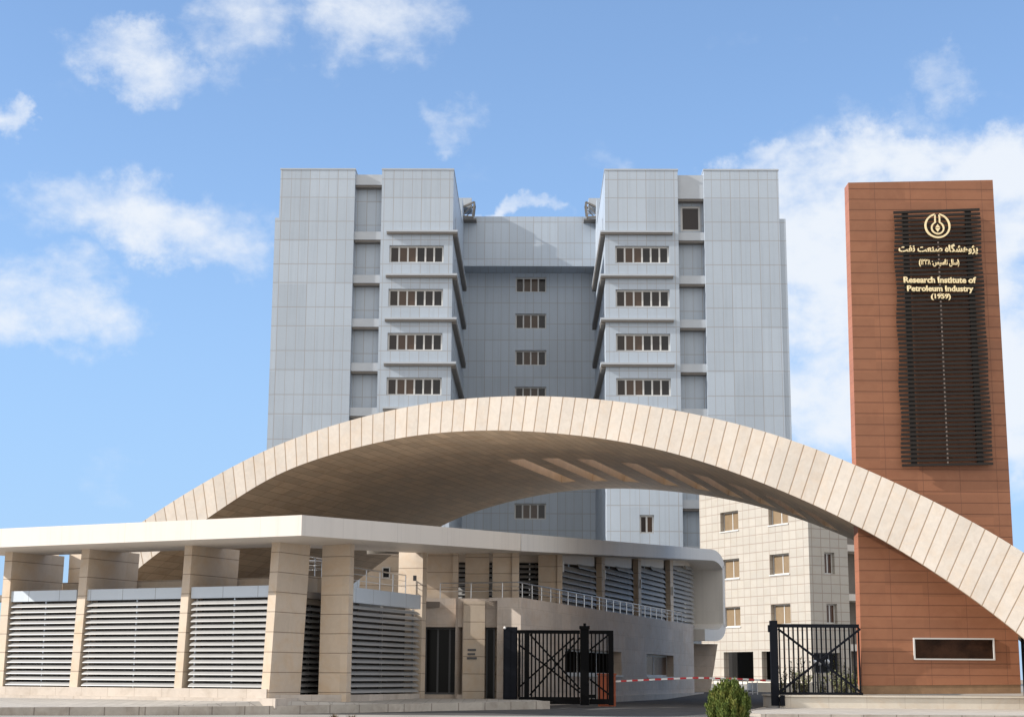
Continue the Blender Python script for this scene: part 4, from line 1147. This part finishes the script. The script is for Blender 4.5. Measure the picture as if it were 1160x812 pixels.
for i in range(NSEG):
    m.bar(path_at(i / NSEG), path_at((i + 1) / NSEG), .055, .065, mi=i % 2)
m.build('arm', [MT['white'], MT['red']], bt)
a = path_at(1)
rbox(bt, 'arm_rest', a.x + .02, a.x + .12, BD, .05, .14, a.z + .02, MT['frame_d'])
# low white rail by the garage steps
rl = at(808, 783, 88.0); rr = at(858, 783, 88.0); zh = at(830, 767, 88).z - rl.z
r_ = thing('low_railing', 'low white railing beside the garage ramp in front of the tiled building', 'railing', (rl.x, 88, zg(88)))
railing([(rl.x, 88, zg(88)), (rr.x, 88, zg(88))], zh, 9, r_, mids=(.12,), r=.03, mat=MT['white'])
stp = MB(); sa, sb = at(858, 770, 92).x, at(890, 770, 92).x
stp.prism([(sa, 92), (sb + 6, 92), (sb + 6, 96), (sa, 96)], .2, at(870, 773, 92).z)
tag(stp.build('planter_wall', MT['white_stone']), 'low pale planter wall behind the dark fence post', 'wall')
for i, (px, py, lab) in enumerate(((923, 750, 'leftmost of the three white globe lamps behind the dark fence'), (928.5, 750.5, 'middle one of the three white globe lamps behind the dark fence'), (937, 749, 'rightmost of the three white globe lamps behind the dark fence'))):
    p = at(px, py, 84 + i * .7)
    t_ = thing('globe_lamp', lab, 'lamp', (p.x, p.y, zg(84)), 'white globe lamps behind the fence')
    MB().sphere(p, .135, 14, 10).build('globe', MT['globe'], t_)
    MB().tube((p.x, p.y, zg(84)), (p.x, p.y, p.z - .12), .03).build('pole', MT['frame_d'], t_)

# ------------------------------------------------------------------ plants
def thuja(c, h, r, plumes, per, seed, label):
    rnd = random.Random(seed); t = thing('thuja_bush', label, 'bush', c); c = Vector(c)
    MB().tube(c - Vector((0, 0, .1)), c + Vector((0, 0, h * .7)), r * .12, r * .04).build('trunk', MT['bark'], t)
    m = MB()
    for i in range(plumes):
        a = rnd.uniform(0, 6.283); f = rnd.random()
        rad = r * (f ** .55)                                   # plume base spreads over the round plan
        top = h * math.sqrt(max(.05, 1 - (rad / (r * 1.12)) ** 2)) * rnd.uniform(.80, 1.03)
        base = max(.02, top - h * rnd.uniform(.42, .62))
        p0 = c + Vector((math.cos(a) * rad * .8, math.sin(a) * rad * .8, base)); p1 = c + Vector((math.cos(a) * rad * 1.08, math.sin(a) * rad * 1.08, top))
        for k in range(per):
            q = rnd.random(); w_ = .075 * math.sin(math.pi * (q * .8 + .12)) * rnd.random() ** .5; b_ = rnd.uniform(0, 6.283)
            p = p0.lerp(p1, q) + Vector((math.cos(b_) * w_, math.sin(b_) * w_, 0))
            up = Vector((math.cos(b_) * .28 + rnd.uniform(-.1, .1), math.sin(b_) * .28 + rnd.uniform(-.1, .1), 1)).normalized()
            sd = up.cross(Vector((rnd.uniform(-1, 1), rnd.uniform(-1, 1), .1))).normalized()
            l = rnd.uniform(.045, .095); w = l * .13
            m.face([p - sd * w, p + sd * w, p + up * l * .6 + sd * w, p + up * l, p + up * l * .6 - sd * w])
    m.build('foliage', MT['thuja'], t)
bb = at(826, 800, 46)
thuja((bb.x, 46, zg(46) - .10), 1.27, .62, 150, 150, 3, 'round golden green conifer bush in front of the driveway at the bottom of the photo')
bg_px = [(887, 751, 70), (899, 744, 71), (911, 745, 72), (946, 742, 72), (956, 746, 71), (966, 750, 70), (931, 757, 69), (974, 752, 72)]
labs = ['leftmost low green shrub behind the dark fence next to its post', 'green shrub behind the fence between the leftmost shrub and the tall silvery one', 'tall green shrub left of the white globe lamps behind the fence', 'tall green shrub right of the white globe lamps behind the fence', 'green shrub behind the fence right of the tall shrub by the lamps', 'low green shrub behind the fence just left of the pylon edge', 'small brownish green bush in the middle below the white globe lamps', 'rightmost green shrub partly hidden by the terracotta pylon']
def oleander(px, py, D, seed, label, n=16, name='oleander_shrub', mat='oleander', group='silvery shrubs behind the fence', spread=.55):
    rnd = random.Random(seed); tp = at(px, py, D); z = PZ - .05 if D < 61.4 else zg(D); h = tp.z - z
    t = thing(name, label, 'shrub', (tp.x, D, z), group); m = MB(); s = MB(); c = Vector((tp.x, D, z))
    for i in range(n):
        a = rnd.uniform(0, 6.283); sp = rnd.uniform(.06, spread); hh = h * rnd.uniform(.5, 1)
        e = c + Vector((math.cos(a) * sp, math.sin(a) * sp, hh)); s.tube(c, e, .012, .006, 5)
        for k in range(26):
            f = rnd.uniform(.2, 1); p = c + (e - c) * f; b = rnd.uniform(0, 6.283)
            d = Vector((math.cos(b), math.sin(b), rnd.uniform(.2, 1.2))).normalized(); w = d.cross(Vector((0, 0, 1))).normalized() * .012
            l = rnd.uniform(.08, .17); m.face([p - w, p + d * l * .5 - w * 1.6, p + d * l, p + d * l * .5 + w * 1.6, p + w])
    s.build('stems', MT['bark'], t); m.build('foliage', MT[mat], t)
for i, ((px, py, D), lb) in enumerate(zip(bg_px, labs)): oleander(px, py, D - 5, 40 + i, lb, 12, 'green_shrub', 'green', 'green shrubs behind the fence', .28)
oleander(908, 759, 60.2, 5, 'silvery narrow leaved shrub behind the fence, left one of the pair')
oleander(950, 757, 60.2, 6, 'silvery narrow leaved shrub behind the fence, right one nearer the pylon')
def weed(px, D, seed, label):
    rnd = random.Random(seed); p = at(px, 812, D); z = zg(D); c = Vector((p.x, D, z)); m = MB()
    for i in range(60):
        a = rnd.uniform(0, 6.283); d = Vector((math.cos(a), math.sin(a), rnd.uniform(.5, 2))).normalized(); l = rnd.uniform(.08, .2); w = d.cross(Vector((0, 0, 1))).normalized() * .012
        b = c + Vector((math.cos(a), math.sin(a), 0)) * rnd.uniform(0, .1); m.face([b - w, b + w, b + d * l])
    o = m.build('weed_tuft', MT['dry'])
    tag(o, label, 'weed', 'dry weeds at the road edge')
weed(378, 46.6, 1, 'dry brown weed tuft at the road edge, left one of two')
weed(398, 46.6, 2, 'dry brown weed tuft at the road edge, right one of two')
